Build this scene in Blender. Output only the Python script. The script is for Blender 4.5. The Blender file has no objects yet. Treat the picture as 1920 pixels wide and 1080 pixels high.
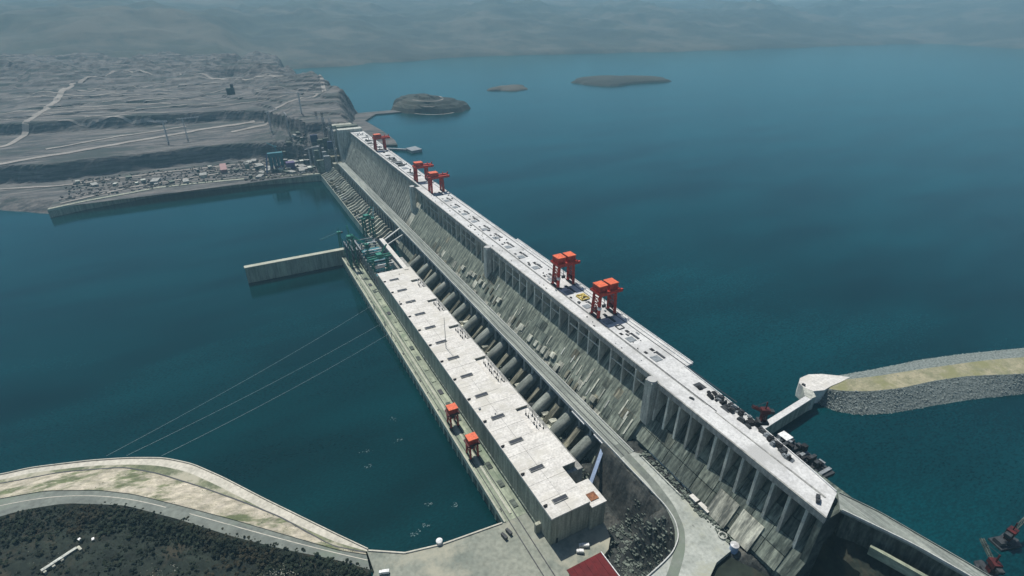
import bpy, math, random
import numpy as np
from mathutils import Vector, Matrix
R = math.radians
random.seed(7); rng = np.random.default_rng(7)
S = bpy.context.scene
COL = S.collection

# ------------------------------------------------------------------ camera, light, exposure
# world: X = towards upstream, Y = along the dam away from the viewer, Z = metres above the river
cam = bpy.data.cameras.new('camera'); co = bpy.data.objects.new('camera', cam); COL.objects.link(co); S.camera = co
cam.sensor_width = 36.0; cam.lens = 1012.0 / 1920 * 36; cam.clip_start = 1; cam.clip_end = 40000
_ax = np.array([-610.0, -530.0, 1012.0]); _ax /= np.linalg.norm(_ax)          # dam axis seen from the camera
_dn = np.array([0, 1012.0, 530.0]); _dn /= np.linalg.norm(_dn)
_up = np.cross(_dn, _ax)
Mx = Matrix(((_up[0], -_up[1], -_up[2], -336.4), (_ax[0], -_ax[1], -_ax[2], 0.0), (-_dn[0], _dn[1], _dn[2], 420.0), (0, 0, 0, 1)))
co.matrix_world = Mx

SUN_EL, SUN_X, SUN_Y = R(63), -0.03, 1.0
sd = Vector((SUN_X, SUN_Y, 0)).normalized() * math.cos(SUN_EL) + Vector((0, 0, math.sin(SUN_EL)))
W = bpy.data.worlds.new('World'); S.world = W; W.use_nodes = True
nt = W.node_tree; bg = nt.nodes['Background']
sky = nt.nodes.new('ShaderNodeTexSky'); sky.sky_type = 'NISHITA'; sky.sun_disc = False
sky.sun_elevation = SUN_EL; sky.sun_rotation = math.atan2(SUN_X, SUN_Y); sky.air_density = 1.0; sky.dust_density = 1.0; sky.ozone_density = 4.0
nt.links.new(sky.outputs[0], bg.inputs[0]); bg.inputs[1].default_value = 0.072
sl = bpy.data.lights.new('sun', 'SUN'); so = bpy.data.objects.new('sun', sl); COL.objects.link(so)
sl.energy = 5.0; sl.angle = R(0.6); sl.color = (1.0, 0.965, 0.90)
so.rotation_euler = sd.to_track_quat('Z', 'Y').to_euler()
S.view_settings.view_transform = 'Standard'; S.view_settings.look = 'None'
S.view_settings.exposure = 0.0; S.view_settings.gamma = 1.0
S.view_settings.use_curve_mapping = False
S.cycles.use_denoising = True
try: S.cycles.denoiser = 'OPENIMAGEDENOISE'
except Exception: pass
S.cycles.max_bounces = 5; S.cycles.diffuse_bounces = 2; S.cycles.glossy_bounces = 2; S.cycles.volume_bounces = 0
HAZE_DENSITY = 0.9e-4

# ------------------------------------------------------------------ materials
def mat(name, c1, c2=None, scale=0.05, rough=0.9, stretch=(1, 1, 1), c3=None, fine=0.6, bump=0.0, metal=0.0, vary=0.0, streak=None, sk=0.5, rot=(0, 0, 0)):
    m = bpy.data.materials.new(name); m.use_nodes = True
    t = m.node_tree; b = t.nodes['Principled BSDF']; b.inputs['Roughness'].default_value = rough; b.inputs['Metallic'].default_value = metal
    b.inputs['Specular IOR Level'].default_value = 0.3
    if c2 is None: c2 = tuple(x * 0.75 for x in c1)
    g = t.nodes.new('ShaderNodeNewGeometry'); mp = t.nodes.new('ShaderNodeMapping'); mp.inputs['Scale'].default_value = stretch; mp.inputs['Rotation'].default_value = rot
    t.links.new(g.outputs['Position'], mp.inputs[0])
    n = t.nodes.new('ShaderNodeTexNoise'); n.inputs['Scale'].default_value = scale; n.inputs['Detail'].default_value = 6; n.inputs['Roughness'].default_value = 0.65
    t.links.new(mp.outputs[0], n.inputs['Vector'])
    r = t.nodes.new('ShaderNodeValToRGB'); e = r.color_ramp.elements
    e[0].position = 0.36; e[1].position = 0.64; e[0].color = (*c2, 1); e[1].color = (*c1, 1)
    t.links.new(n.outputs[0], r.inputs[0]); out = r.outputs[0]
    n2 = t.nodes.new('ShaderNodeTexNoise'); n2.inputs['Scale'].default_value = fine; n2.inputs['Detail'].default_value = 4
    t.links.new(g.outputs['Position'], n2.inputs['Vector'])
    mx = t.nodes.new('ShaderNodeMix'); mx.data_type = 'RGBA'; mx.blend_type = 'MULTIPLY'; mx.inputs[0].default_value = 1.0
    r2 = t.nodes.new('ShaderNodeValToRGB'); q = r2.color_ramp.elements
    q[0].position = 0.3; q[1].position = 0.62; q[0].color = (0.78, 0.78, 0.78, 1); q[1].color = (1.06, 1.06, 1.06, 1)
    t.links.new(n2.outputs[0], r2.inputs[0]); t.links.new(out, mx.inputs[6]); t.links.new(r2.outputs[0], mx.inputs[7]); out = mx.outputs[2]
    if c3 is not None:
        n3 = t.nodes.new('ShaderNodeTexNoise'); n3.inputs['Scale'].default_value = scale * 0.37; n3.inputs['Detail'].default_value = 7; n3.inputs['Roughness'].default_value = 0.7
        t.links.new(mp.outputs[0], n3.inputs['Vector'])
        r3 = t.nodes.new('ShaderNodeValToRGB'); r3.color_ramp.elements[0].position = 0.5; r3.color_ramp.elements[1].position = 0.6
        t.links.new(n3.outputs[0], r3.inputs[0])
        m3 = t.nodes.new('ShaderNodeMix'); m3.data_type = 'RGBA'; m3.inputs[7].default_value = (*c3, 1)
        t.links.new(r3.outputs[0], m3.inputs[0]); t.links.new(out, m3.inputs[6]); out = m3.outputs[2]
    if vary > 0:
        oi = t.nodes.new('ShaderNodeObjectInfo'); mr = t.nodes.new('ShaderNodeMapRange'); mr.inputs[3].default_value = 1 - vary; mr.inputs[4].default_value = 1 + vary
        t.links.new(oi.outputs['Random'], mr.inputs[0]); mv = t.nodes.new('ShaderNodeMix'); mv.data_type = 'RGBA'; mv.blend_type = 'MULTIPLY'; mv.inputs[0].default_value = 1
        t.links.new(out, mv.inputs[6]); t.links.new(mr.outputs[0], mv.inputs[7]); out = mv.outputs[2]
    if streak is not None:
        ms = t.nodes.new('ShaderNodeMapping'); ms.inputs['Scale'].default_value = streak; t.links.new(g.outputs['Position'], ms.inputs[0])
        ns = t.nodes.new('ShaderNodeTexNoise'); ns.inputs['Scale'].default_value = 1.0; ns.inputs['Detail'].default_value = 5; ns.inputs['Roughness'].default_value = 0.7; t.links.new(ms.outputs[0], ns.inputs['Vector'])
        rs_ = t.nodes.new('ShaderNodeValToRGB'); z = rs_.color_ramp.elements; z[0].position = 0.4; z[1].position = 0.63; z[0].color = (1 - .6 * sk, 1 - .58 * sk, 1 - .58 * sk, 1); z[1].color = (1 + .5 * sk, 1 + .5 * sk, 1 + .42 * sk, 1)
        t.links.new(ns.outputs[0], rs_.inputs[0]); mz = t.nodes.new('ShaderNodeMix'); mz.data_type = 'RGBA'; mz.blend_type = 'MULTIPLY'; mz.inputs[0].default_value = 1
        t.links.new(out, mz.inputs[6]); t.links.new(rs_.outputs[0], mz.inputs[7]); out = mz.outputs[2]
    t.links.new(out, b.inputs['Base Color'])
    if bump > 0:
        bp = t.nodes.new('ShaderNodeBump'); bp.inputs['Strength'].default_value = 0.6; bp.inputs['Distance'].default_value = bump
        t.links.new(n2.outputs[0], bp.inputs['Height']); t.links.new(bp.outputs[0], b.inputs['Normal'])
    return m

def water_mat(name, col, gloss, rough, bumpd):
    m = bpy.data.materials.new(name); m.use_nodes = True
    t = m.node_tree; t.nodes.remove(t.nodes['Principled BSDF'])
    df = t.nodes.new('ShaderNodeBsdfDiffuse'); gl = t.nodes.new('ShaderNodeBsdfGlossy'); gl.inputs['Roughness'].default_value = rough; gl.inputs['Color'].default_value = (*gloss, 1)
    fr = t.nodes.new('ShaderNodeFresnel'); fr.inputs['IOR'].default_value = 1.33; ms = t.nodes.new('ShaderNodeMixShader')
    g = t.nodes.new('ShaderNodeNewGeometry')
    mp = t.nodes.new('ShaderNodeMapping'); mp.inputs['Scale'].default_value = (1, 2.2, 1); mp.inputs['Rotation'].default_value = (0, 0, 0.5)
    t.links.new(g.outputs['Position'], mp.inputs[0])
    def noise(sc, dt, src=None):
        n = t.nodes.new('ShaderNodeTexNoise'); n.inputs['Scale'].default_value = sc; n.inputs['Detail'].default_value = dt
        t.links.new(src or mp.outputs[0], n.inputs['Vector']); return n.outputs[0]
    r = t.nodes.new('ShaderNodeValToRGB'); e = r.color_ramp.elements
    e[0].position = 0.35; e[1].position = 0.68; e[0].color = (*[c * 0.62 for c in col], 1); e[1].color = (*[c * 1.34 for c in col], 1)
    mp2 = t.nodes.new('ShaderNodeMapping'); mp2.inputs['Scale'].default_value = (1, 3.2, 1); mp2.inputs['Rotation'].default_value = (0, 0, -0.25); t.links.new(g.outputs['Position'], mp2.inputs[0])
    t.links.new(noise(0.0035, 8, mp2.outputs[0]), r.inputs[0])
    # wind ripple grain: light and dark ripple facings painted into the diffuse colour
    r2 = t.nodes.new('ShaderNodeValToRGB'); q = r2.color_ramp.elements; q[0].position = 0.36; q[1].position = 0.66; q[0].color = (.72, .72, .72, 1); q[1].color = (1.3, 1.3, 1.3, 1)
    t.links.new(noise(0.30, 6), r2.inputs[0])
    mx = t.nodes.new('ShaderNodeMix'); mx.data_type = 'RGBA'; mx.blend_type = 'MULTIPLY'; mx.inputs[0].default_value = 1
    t.links.new(r.outputs[0], mx.inputs[6]); t.links.new(r2.outputs[0], mx.inputs[7]); t.links.new(mx.outputs[2], df.inputs['Color'])
    a = t.nodes.new('ShaderNodeMath'); a.operation = 'ADD'; t.links.new(noise(0.16, 4), a.inputs[0]); t.links.new(noise(0.5, 2), a.inputs[1])
    bp = t.nodes.new('ShaderNodeBump'); bp.inputs['Strength'].default_value = 0.5; bp.inputs['Distance'].default_value = bumpd
    t.links.new(a.outputs[0], bp.inputs['Height'])
    for n in (gl, fr): t.links.new(bp.outputs[0], n.inputs['Normal'])
    t.links.new(fr.outputs[0], ms.inputs[0]); t.links.new(df.outputs[0], ms.inputs[1]); t.links.new(gl.outputs[0], ms.inputs[2])
    t.links.new(ms.outputs[0], t.nodes['Material Output'].inputs[0])
    return m

M = {}
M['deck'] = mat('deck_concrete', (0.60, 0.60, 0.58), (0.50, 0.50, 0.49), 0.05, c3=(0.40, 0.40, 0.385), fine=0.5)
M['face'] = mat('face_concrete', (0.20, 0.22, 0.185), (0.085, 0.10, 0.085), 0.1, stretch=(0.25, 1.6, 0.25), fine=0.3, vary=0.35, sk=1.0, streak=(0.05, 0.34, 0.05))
M['face_pale'] = mat('face_concrete_pale', (0.46, 0.46, 0.40), (0.33, 0.33, 0.28), 0.12, stretch=(0.4, 1.6, 0.4), fine=0.4, vary=0.35, sk=1.0, streak=(0.05, 0.34, 0.05))
M['face_brown'] = mat('face_concrete_brown', (0.21, 0.20, 0.155), (0.10, 0.10, 0.075), 0.16, stretch=(0.3, 1.6, 0.3), fine=0.4, vary=0.35, sk=1.0, streak=(0.05, 0.34, 0.05))
M['face_dark'] = mat('face_concrete_dark', (0.14, 0.16, 0.14), (0.06, 0.075, 0.065), 0.12, stretch=(0.3, 1.6, 0.3), fine=0.4, vary=0.35, sk=1.0, streak=(0.05, 0.34, 0.05))  # darkest tone of the face concrete
M['rib'] = mat('pier_concrete', (0.52, 0.53, 0.48), (0.40, 0.41, 0.37), 0.1, vary=0.2, streak=(0.3,0.3,0.05))
M['fascia'] = mat('fascia_concrete', (0.34, 0.34, 0.32), (0.24, 0.24, 0.23), 0.1, streak=(0.2,0.2,0.05))
M['roof'] = mat('roof_slab_concrete', (0.66, 0.64, 0.60), (0.56, 0.54, 0.50), 0.1, c3=(0.52, 0.50, 0.45), fine=0.5, vary=0.03, sk=0.14, streak=(0.04, 0.4, 0.1))
M['wall'] = mat('wall_concrete', (0.33, 0.33, 0.27), (0.23, 0.24, 0.19), 0.09, stretch=(1, 1, 0.3), vary=0.12, streak=(0.25,0.25,0.02))
M['moss'] = mat('mossy_concrete', (0.34, 0.37, 0.28), (0.22, 0.25, 0.19), 0.05, c3=(0.17, 0.21, 0.15), fine=0.25, streak=(0.35,0.02,0.3))
M['ledge'] = mat('ledge_concrete', (0.45, 0.45, 0.37), (0.33, 0.34, 0.27), 0.06)
M['bridge'] = mat('bridge_concrete', (0.30, 0.32, 0.29), (0.18, 0.20, 0.18), 0.05, stretch=(2, 0.3, 1), c3=(0.22, 0.24, 0.22), streak=(0.5,0.02,0.5))
M['bridge_edge'] = mat('bridge_edge_concrete', (0.52, 0.53, 0.50), (0.42, 0.43, 0.40), 0.08)
M['pipe'] = mat('penstock_concrete', (0.30, 0.32, 0.29), (0.14, 0.16, 0.14), 0.09, stretch=(0.5, 1, 0.5), vary=0.2, streak=(0.05,0.4,0.05))
M['steel_red'] = mat('crane_paint', (0.56, 0.042, 0.016), (0.26, 0.018, 0.010), 0.3, rough=0.55, vary=0.15)
M['steel_sunlit'] = mat('crane_red_sunlit', (0.74, 0.15, 0.055), (0.52, 0.085, 0.035), 0.35, rough=0.55)  # for crane tops: sunlight on the red steel put into the colour
M['steel_dkred'] = mat('derrick_paint', (0.09, 0.010, 0.009), (0.045, 0.006, 0.006), 0.3, rough=0.6)
M['steel_green'] = mat('green_crane_paint', (0.02, 0.22, 0.15), (0.012, 0.13, 0.10), 0.25, rough=0.55)
M['steel_teal'] = mat('teal_steel', (0.02, 0.18, 0.20), (0.02, 0.10, 0.14), 0.25, rough=0.6)
M['steel_dark'] = mat('dark_steel', (0.045, 0.05, 0.055), (0.025, 0.028, 0.03), 0.3, rough=0.6)
M['steel_grey'] = mat('grey_steel', (0.26, 0.28, 0.29), (0.16, 0.18, 0.19), 0.3, rough=0.5)
M['steel_blue'] = mat('gate_paint', (0.025, 0.05, 0.12), (0.015, 0.03, 0.08), 0.2, rough=0.55)
M['pale_blue'] = mat('pale_blue_steel', (0.36, 0.45, 0.60), (0.28, 0.36, 0.50), 0.2, rough=0.5)
M['purple'] = mat('purple_steel', (0.09, 0.06, 0.16), (0.05, 0.035, 0.10), 0.3, rough=0.6)
M['yellow'] = mat('yellow_paint', (0.62, 0.48, 0.12), (0.45, 0.35, 0.10), 0.4, rough=0.6)
M['white'] = mat('white_paint', (0.78, 0.78, 0.76), (0.66, 0.66, 0.64), 0.3, rough=0.6)
M['glass'] = mat('skylight_glass', (0.045, 0.05, 0.06), (0.03, 0.033, 0.04), 0.4, rough=0.3)
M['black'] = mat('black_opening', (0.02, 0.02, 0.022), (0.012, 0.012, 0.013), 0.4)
M['rust'] = mat('rusty_plates', (0.30, 0.13, 0.06), (0.16, 0.07, 0.04), 0.3)
M['redroof'] = mat('red_sheet_roof', (0.135, 0.014, 0.015), (0.085, 0.010, 0.011), 0.08, fine=0.2)
M['tank'] = mat('tank_metal', (0.5, 0.5, 0.5), (0.4, 0.4, 0.4), 0.3, rough=0.4)
M['asphalt'] = mat('dusty_asphalt', (0.20, 0.22, 0.19), (0.13, 0.145, 0.13), 0.04, stretch=(1, 1, 1), c3=(0.16, 0.19, 0.15), fine=0.25)
M['plaza'] = mat('plaza_concrete', (0.27, 0.28, 0.23), (0.17, 0.19, 0.16), 0.03, c3=(0.33, 0.32, 0.25), fine=0.3)
M['roadpale'] = mat('pale_concrete_road', (0.55, 0.52, 0.44), (0.44, 0.42, 0.35), 0.06, fine=0.3)
M['roadplaza'] = mat('dusty_plaza', (0.40, 0.42, 0.38), (0.28, 0.30, 0.27), 0.05, c3=(0.33, 0.34, 0.27), fine=0.35)
M['gravel'] = mat('gravel_slope', (0.52, 0.465, 0.375), (0.30, 0.275, 0.205), 0.07, c3=(0.12, 0.14, 0.07), fine=0.9, stretch=(1, 2, 1), rot=(0, 0, 0.7), bump=0.4, sk=0.35, streak=(0.12, 0.12, 0.12))
M['grass'] = mat('dry_grass', (0.20, 0.21, 0.13), (0.10, 0.12, 0.07), 0.08, c3=(0.36, 0.34, 0.26))
M['veg'] = mat('dark_vegetation', (0.022, 0.031, 0.022), (0.006, 0.010, 0.007), 0.07, c3=(0.036, 0.033, 0.021), fine=0.4)
M['leaf'] = mat('leaf', (0.022, 0.034, 0.018), (0.010, 0.016, 0.010), 0.06, c3=(0.034, 0.03, 0.016))
M['rockdark'] = mat('dark_rock_cut', (0.055, 0.06, 0.056), (0.02, 0.024, 0.024), 0.09, c3=(0.09, 0.09, 0.08), fine=0.4, bump=0.6, streak=(0.05,0.2,0.05))
M['rubble'] = mat('rubble_stone', (0.25, 0.28, 0.26), (0.10, 0.125, 0.115), 0.5, vary=0.1)
M['ridge'] = mat('breakwater_crest', (0.33, 0.30, 0.20), (0.20, 0.20, 0.12), 0.09, c3=(0.20, 0.20, 0.10), fine=0.6)
M['soil'] = mat('far_bank_soil', (0.165, 0.152, 0.14), (0.032, 0.038, 0.042), 0.03, c3=(0.035, 0.045, 0.042), fine=0.14, stretch=(0.3, 1.9, 5))
M['hill'] = mat('far_hills', (0.04, 0.045, 0.032), (0.018, 0.024, 0.02), 0.004, c3=(0.07, 0.065, 0.05), fine=0.02)
M['farroad'] = mat('far_site_road', (0.30, 0.28, 0.25), (0.22, 0.20, 0.18), 0.03)
M['pink'] = mat('pink_sheet', (0.34, 0.22, 0.21), (0.28, 0.17, 0.165), 0.1)
M['foam'] = mat('foam', (0.20, 0.27, 0.27), (0.10, 0.15, 0.155), 0.6)
M['wire'] = mat('wire_metal', (0.55, 0.6, 0.58), (0.5, 0.55, 0.53), 0.5, rough=0.4)
M['river'] = water_mat('river_surface', (0.0004, 0.0205, 0.0235), (0.42, 0.96, 1.0), 0.06, 0.11)
M['reservoir'] = water_mat('reservoir_surface', (0.0004, 0.0265, 0.0315), (0.56, 0.96, 1.0), 0.12, 0.3)

# ------------------------------------------------------------------ builders
class MB:
    def __init__(s): s.v = []; s.f = []
    def add(s, vs, fs):
        o = len(s.v); s.v += [tuple(p) for p in vs]; s.f += [tuple(i + o for i in f) for f in fs]; return s
    def box(s, x0, x1, y0, y1, z0, z1):
        return s.add([(x0, y0, z0), (x1, y0, z0), (x1, y1, z0), (x0, y1, z0), (x0, y0, z1), (x1, y0, z1), (x1, y1, z1), (x0, y1, z1)],
                     [(0, 3, 2, 1), (4, 5, 6, 7), (0, 1, 5, 4), (1, 2, 6, 5), (2, 3, 7, 6), (3, 0, 4, 7)])
    def bar(s, p, q, w, h=None):
        h = h or w; p = Vector(p); q = Vector(q); d = (q - p).normalized()
        a = d.cross(Vector((0, 0, 1)))
        a = Vector((1, 0, 0)) if a.length < 1e-4 else a.normalized()
        b = a.cross(d).normalized(); a = a * w / 2; b = b * h / 2
        vs = [p - a - b, p + a - b, p + a + b, p - a + b, q - a - b, q + a - b, q + a + b, q - a + b]
        return s.add(vs, [(0, 1, 2, 3), (7, 6, 5, 4), (0, 4, 5, 1), (1, 5, 6, 2), (2, 6, 7, 3), (3, 7, 4, 0)])
    def tube(s, p, q, r, n=12, r2=None, cap=True):
        p = Vector(p); q = Vector(q); d = (q - p).normalized(); r2 = r if r2 is None else r2
        a = d.cross(Vector((0, 0, 1))); a = Vector((1, 0, 0)) if a.length < 1e-4 else a.normalized(); b = d.cross(a)
        vs = []
        for c, rr in ((p, r), (q, r2)):
            for i in range(n):
                t = 2 * math.pi * i / n; vs.append(c + (a * math.cos(t) + b * math.sin(t)) * rr)
        fs = [(i, (i + 1) % n, n + (i + 1) % n, n + i) for i in range(n)]
        if cap: fs += [tuple(range(n - 1, -1, -1)), tuple(range(n, 2 * n))]
        return s.add(vs, fs)
    def prism(s, poly, z0, z1):                      # polygon (x, y) extruded up
        n = len(poly); vs = [(x, y, z0) for x, y in poly] + [(x, y, z1) for x, y in poly]
        return s.add(vs, [tuple(range(n - 1, -1, -1)), tuple(range(n, 2 * n))] + [(i, (i + 1) % n, n + (i + 1) % n, n + i) for i in range(n)])
    def extrude_y(s, prof, y0, y1):                  # (x, z) profile along the dam
        n = len(prof); vs = [(x, y0, z) for x, z in prof] + [(x, y1, z) for x, z in prof]
        return s.add(vs, [tuple(range(n)), tuple(range(2 * n - 1, n - 1, -1))] + [(i, n + i, n + (i + 1) % n, (i + 1) % n) for i in range(n)])
    def lattice(s, p, q, w, n, t=0.4):               # square truss from p to q
        p = Vector(p); q = Vector(q); d = (q - p).normalized()
        a = d.cross(Vector((0, 0, 1))); a = Vector((1, 0, 0)) if a.length < 1e-4 else a.normalized(); b = a.cross(d).normalized()
        cs = [(a * i + b * j) * w / 2 for i, j in ((-1, -1), (1, -1), (1, 1), (-1, 1))]
        for c in cs: s.bar(p + c, q + c, t)
        for k in range(n):
            p0 = p.lerp(q, k / n); p1 = p.lerp(q, (k + 1) / n)
            for i in range(4): s.bar(p0 + cs[i], p1 + cs[(i + 1) % 4], t * 0.7)
        return s
    def mesh(s, name, m):
        me = bpy.data.meshes.new(name); me.from_pydata(s.v, [], s.f); me.materials.append(m)
        import bmesh
        bm = bmesh.new(); bm.from_mesh(me); bmesh.ops.recalc_face_normals(bm, faces=bm.faces); bm.to_mesh(me); bm.free()
        return me
    def build(s, name, m, parent=None):
        return put(name, s.mesh(name, m), parent)

def put(name, me, parent=None, loc=None, rz=0.0, scl=None):
    o = bpy.data.objects.new(name, me); COL.objects.link(o)
    if parent is not None:
        o.parent = parent; o.matrix_parent_inverse = PINV.get(parent.name, Matrix())
    if loc is not None: o.location = loc
    o.rotation_euler = (0, 0, rz)
    if scl is not None: o.scale = scl
    return o
PINV = {}
def tag(o, label=None, cat=None, group=None, kind=None):
    if label: o['label'] = label
    if cat: o['category'] = cat
    if group: o['group'] = group
    if kind: o['kind'] = kind
    return o
def thing(name, label, cat, loc=(0, 0, 0), group=None, rz=0.0, world=False):
    # world=True: the parts are modelled in world coordinates
    o = bpy.data.objects.new(name, None); COL.objects.link(o); o.location = loc; o.rotation_euler = (0, 0, rz); o.empty_display_size = 2
    if world: PINV[o.name] = Matrix.Translation(-Vector(loc))
    return tag(o, label, cat, group)
def copy_tree(o, parent=None):
    c = o.copy(); COL.objects.link(c)
    if parent is not None: c.parent = parent
    for ch in list(KIDS.get(o.name, o.children)): copy_tree(ch, c)
    return c
KIDS = {}
def structure(o): o['kind'] = 'structure'; return o
def grid_mesh(name, P, m, smooth=False):
    ny, nx, _ = P.shape
    idx = np.arange(nx * ny).reshape(ny, nx)
    f = np.stack([idx[:-1, :-1], idx[:-1, 1:], idx[1:, 1:], idx[1:, :-1]], -1).reshape(-1, 4)
    me = bpy.data.meshes.new(name); me.from_pydata(P.reshape(-1, 3).tolist(), [], f.tolist()); me.materials.append(m)
    a = P[0, 0]; nrm = np.cross(P[0, -1] - a, P[-1, 0] - a)
    if nrm[2] < 0: me.flip_normals()
    if smooth: me.polygons.foreach_set('use_smooth', [True] * len(me.polygons))
    return me
def resample(pts, n):
    p = np.array(pts, float); d = np.r_[0, np.cumsum(np.linalg.norm(np.diff(p[:, :2], axis=0), axis=1))]
    t = np.linspace(0, d[-1], n)
    q = np.stack([np.interp(t, d, p[:, k]) for k in range(3)], 1)
    for _ in range(3): q[1:-1] = (q[:-2] + 2 * q[1:-1] + q[2:]) / 4
    return q
def fbm(x, y, s, seed=0, oct=4):
    r = np.random.default_rng(seed); out = 0; a = 1; tot = 0
    for o in range(oct):
        acc = 0
        for k in range(5):
            th = r.uniform(0, 2 * math.pi); ph = r.uniform(0, 2 * math.pi); f = r.uniform(0.7, 1.4) / s
            acc = acc + np.sin((x * math.cos(th) + y * math.sin(th)) * f * 2 * math.pi + ph + 1.7 * np.sin((y * math.cos(th) - x * math.sin(th)) * f * 3.1 + ph))
        out = out + a * acc / 5; tot += a; a *= 0.55; s *= 0.47
    return out / tot
def loft(name, lines, m, n=110, sub=4, noise=0.0, ns=12, dz=0.0):
    L = [resample(l, n) for l in lines]; rows = []
    for i in range(len(L) - 1):
        for k in range(sub): rows.append(L[i] * (1 - k / sub) + L[i + 1] * k / sub)
    rows.append(L[-1]); P = np.array(rows)
    if noise:
        h = fbm(P[..., 0], P[..., 1], ns, 3) * noise; h[0] = 0; h[-1] = 0; P[..., 2] += h
    P[..., 2] += dz
    return put(name, grid_mesh(name, P, m))
def ribbon(name, pts, w, m, hf=None, n=80, dz=0.6):
    q = resample(pts, n); t = np.gradient(q[:, :2], axis=0); t /= np.linalg.norm(t, axis=1)[:, None] + 1e-9
    nn = np.stack([-t[:, 1], t[:, 0]], 1); rows = []
    for s in (-0.5, -0.17, 0.17, 0.5):
        p = q.copy(); p[:, :2] += nn * w * s
        if hf is not None: p[:, 2] = hf(p[:, 0], p[:, 1])
        p[:, 2] += dz; rows.append(p)
    return put(name, grid_mesh(name, np.array(rows), m))

# ------------------------------------------------------------------ setting: ground, water
g = MB().add([(-8050, -1550, -8), (9550, -1550, -8), (9550, 8430, -8), (-8050, 8430, -8)], [(0, 1, 2, 3)]).build('ground', M['soil']); structure(g)
rv = MB().add([(-5000, 60, 0), (-60, 60, 0), (-60, 1560, 0), (-600, 1700, 0), (-5000, 3000, 0)], [(0, 1, 2, 3, 4)]).build('river_water', M['river']); structure(rv)
rs = MB().add([(10, -900, 69), (9000, -900, 69), (9000, 8390, 69), (10, 8390, 69)], [(0, 1, 2, 3)]).build('reservoir_water', M['reservoir']); structure(rs)

# far bank terrain
def step(t): t = np.clip(t, 0, 1); return t * t * (3 - 2 * t)
CX = [-2600, -1500, -850, -737, -501, -330, -200, -110, 60]
def far_height(X, Y):
    X = np.asarray(X, float); Y = np.asarray(Y, float)
    wob = fbm(X, Y, 160, 11) * 14
    c1 = np.interp(X, CX, [2250, 2000, 1775, 1752, 1770, 1780, 1735, 1610, 1580]) + wob
    c2 = np.interp(X, CX, [2600, 2350, 2060, 2050, 2035, 2010, 1960, 1680, 1620]) + fbm(X, Y, 200, 12) * 20
    z = 18 + 42 * step((Y - c1) / 26) + 28 * np.clip((Y - c1 - 26) / np.maximum(c2 - c1 - 26, 5), 0, 1) + 31 * step((Y - c2) / 28)
    back = np.clip((Y - c2 - 28) / 700, 0, 1)
    z = z + back * (60 + 70 * fbm(X, Y, 420, 13) + 30 * np.clip(-X / 900, 0, 1.2)) + fbm(X, Y, 70, 14) * (1.0 + 5 * back)
    # terraces above the second cut
    tz = np.round(z / 11) * 11; k_ = step((fbm(X, Y, 260, 17) + 0.25) * 2) * 0.5; z = np.where(back > 0.02, z * (1 - k_) + tz * k_, z)
    # reservoir side
    sh = np.interp(Y, [1480, 1700, 1900, 2050, 2300, 2500, 2800, 3200], [30, 45, 70, 120, 90, 40, 10, 60]) + fbm(X, Y, 120, 15) * 18
    z = np.where(X > sh - 45, np.minimum(z, 58 + np.maximum(z - 58, 0) * (1 - step((X - sh + 45) / 60))), z)
    z = np.where(X > sh + 15, 58, z)
    # river side, left of the quay
    ry = np.interp(X, [-2600, -1500, -900, -708], [2150, 1880, 1655, 1500]) + fbm(X, Y, 60, 16) * 4
    z = np.where(X < -700, np.minimum(z, -6 + (Y - ry) * 0.35), z)
    return z
xs = np.linspace(-2600, 190, 310); ys = np.r_[np.linspace(1503, 2300, 150), np.linspace(2308, 3400, 90)]
XX, YY = np.meshgrid(xs, ys); P = np.stack([XX, YY, far_height(XX, YY)], -1)
fb = put('far_bank_terrain', grid_mesh('far_bank_terrain', P, M['soil'])); structure(fb)

# hills round the horizon
def hill_height(X, Y):
    rise = step((Y - 2700 - np.interp(X, [-3000, -200, 0, 1500, 3500, 9000], [0, 100, 700, 1100, 700, 0]) - 160 * fbm(X, Y, 900, 21)) / 2600)
    return -5 + 60 * (rise > 0) * 0 + (75 * step(rise * 14)) + rise * (330 + 190 * fbm(X, Y, 1500, 22, 5)) + rise ** 0.5 * 45 * fbm(X, Y, 420, 23, 4)
xs = np.linspace(-8000, 9500, 260); ys = np.linspace(900, 8400, 185)
XX, YY = np.meshgrid(xs, ys); Z = hill_height(XX, YY)
Z = np.maximum(Z, (YY - 5000) / 3400 * 520 * step((YY - 5000) / 1500)); Z = np.maximum(Z, step((YY - 4300) / 2600) * (470 + 50 * fbm(XX, YY, 1100, 24, 5))); Z = np.maximum(Z, step((XX - 5600 + 300 * fbm(XX, YY, 1300, 25)) / 3000) * (480 + 50 * fbm(XX, YY, 900, 26, 5))); Z = np.minimum(Z, 560)
inner = ((XX > -2500) & (XX < 150) & (YY < 3300)) | ((YY < 2450) & (XX < 3000))
Z = np.where(inner, -12, Z)
hl = put('hills', grid_mesh('hills', np.stack([XX, YY, Z], -1), M['hill'], True)); structure(hl)

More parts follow.
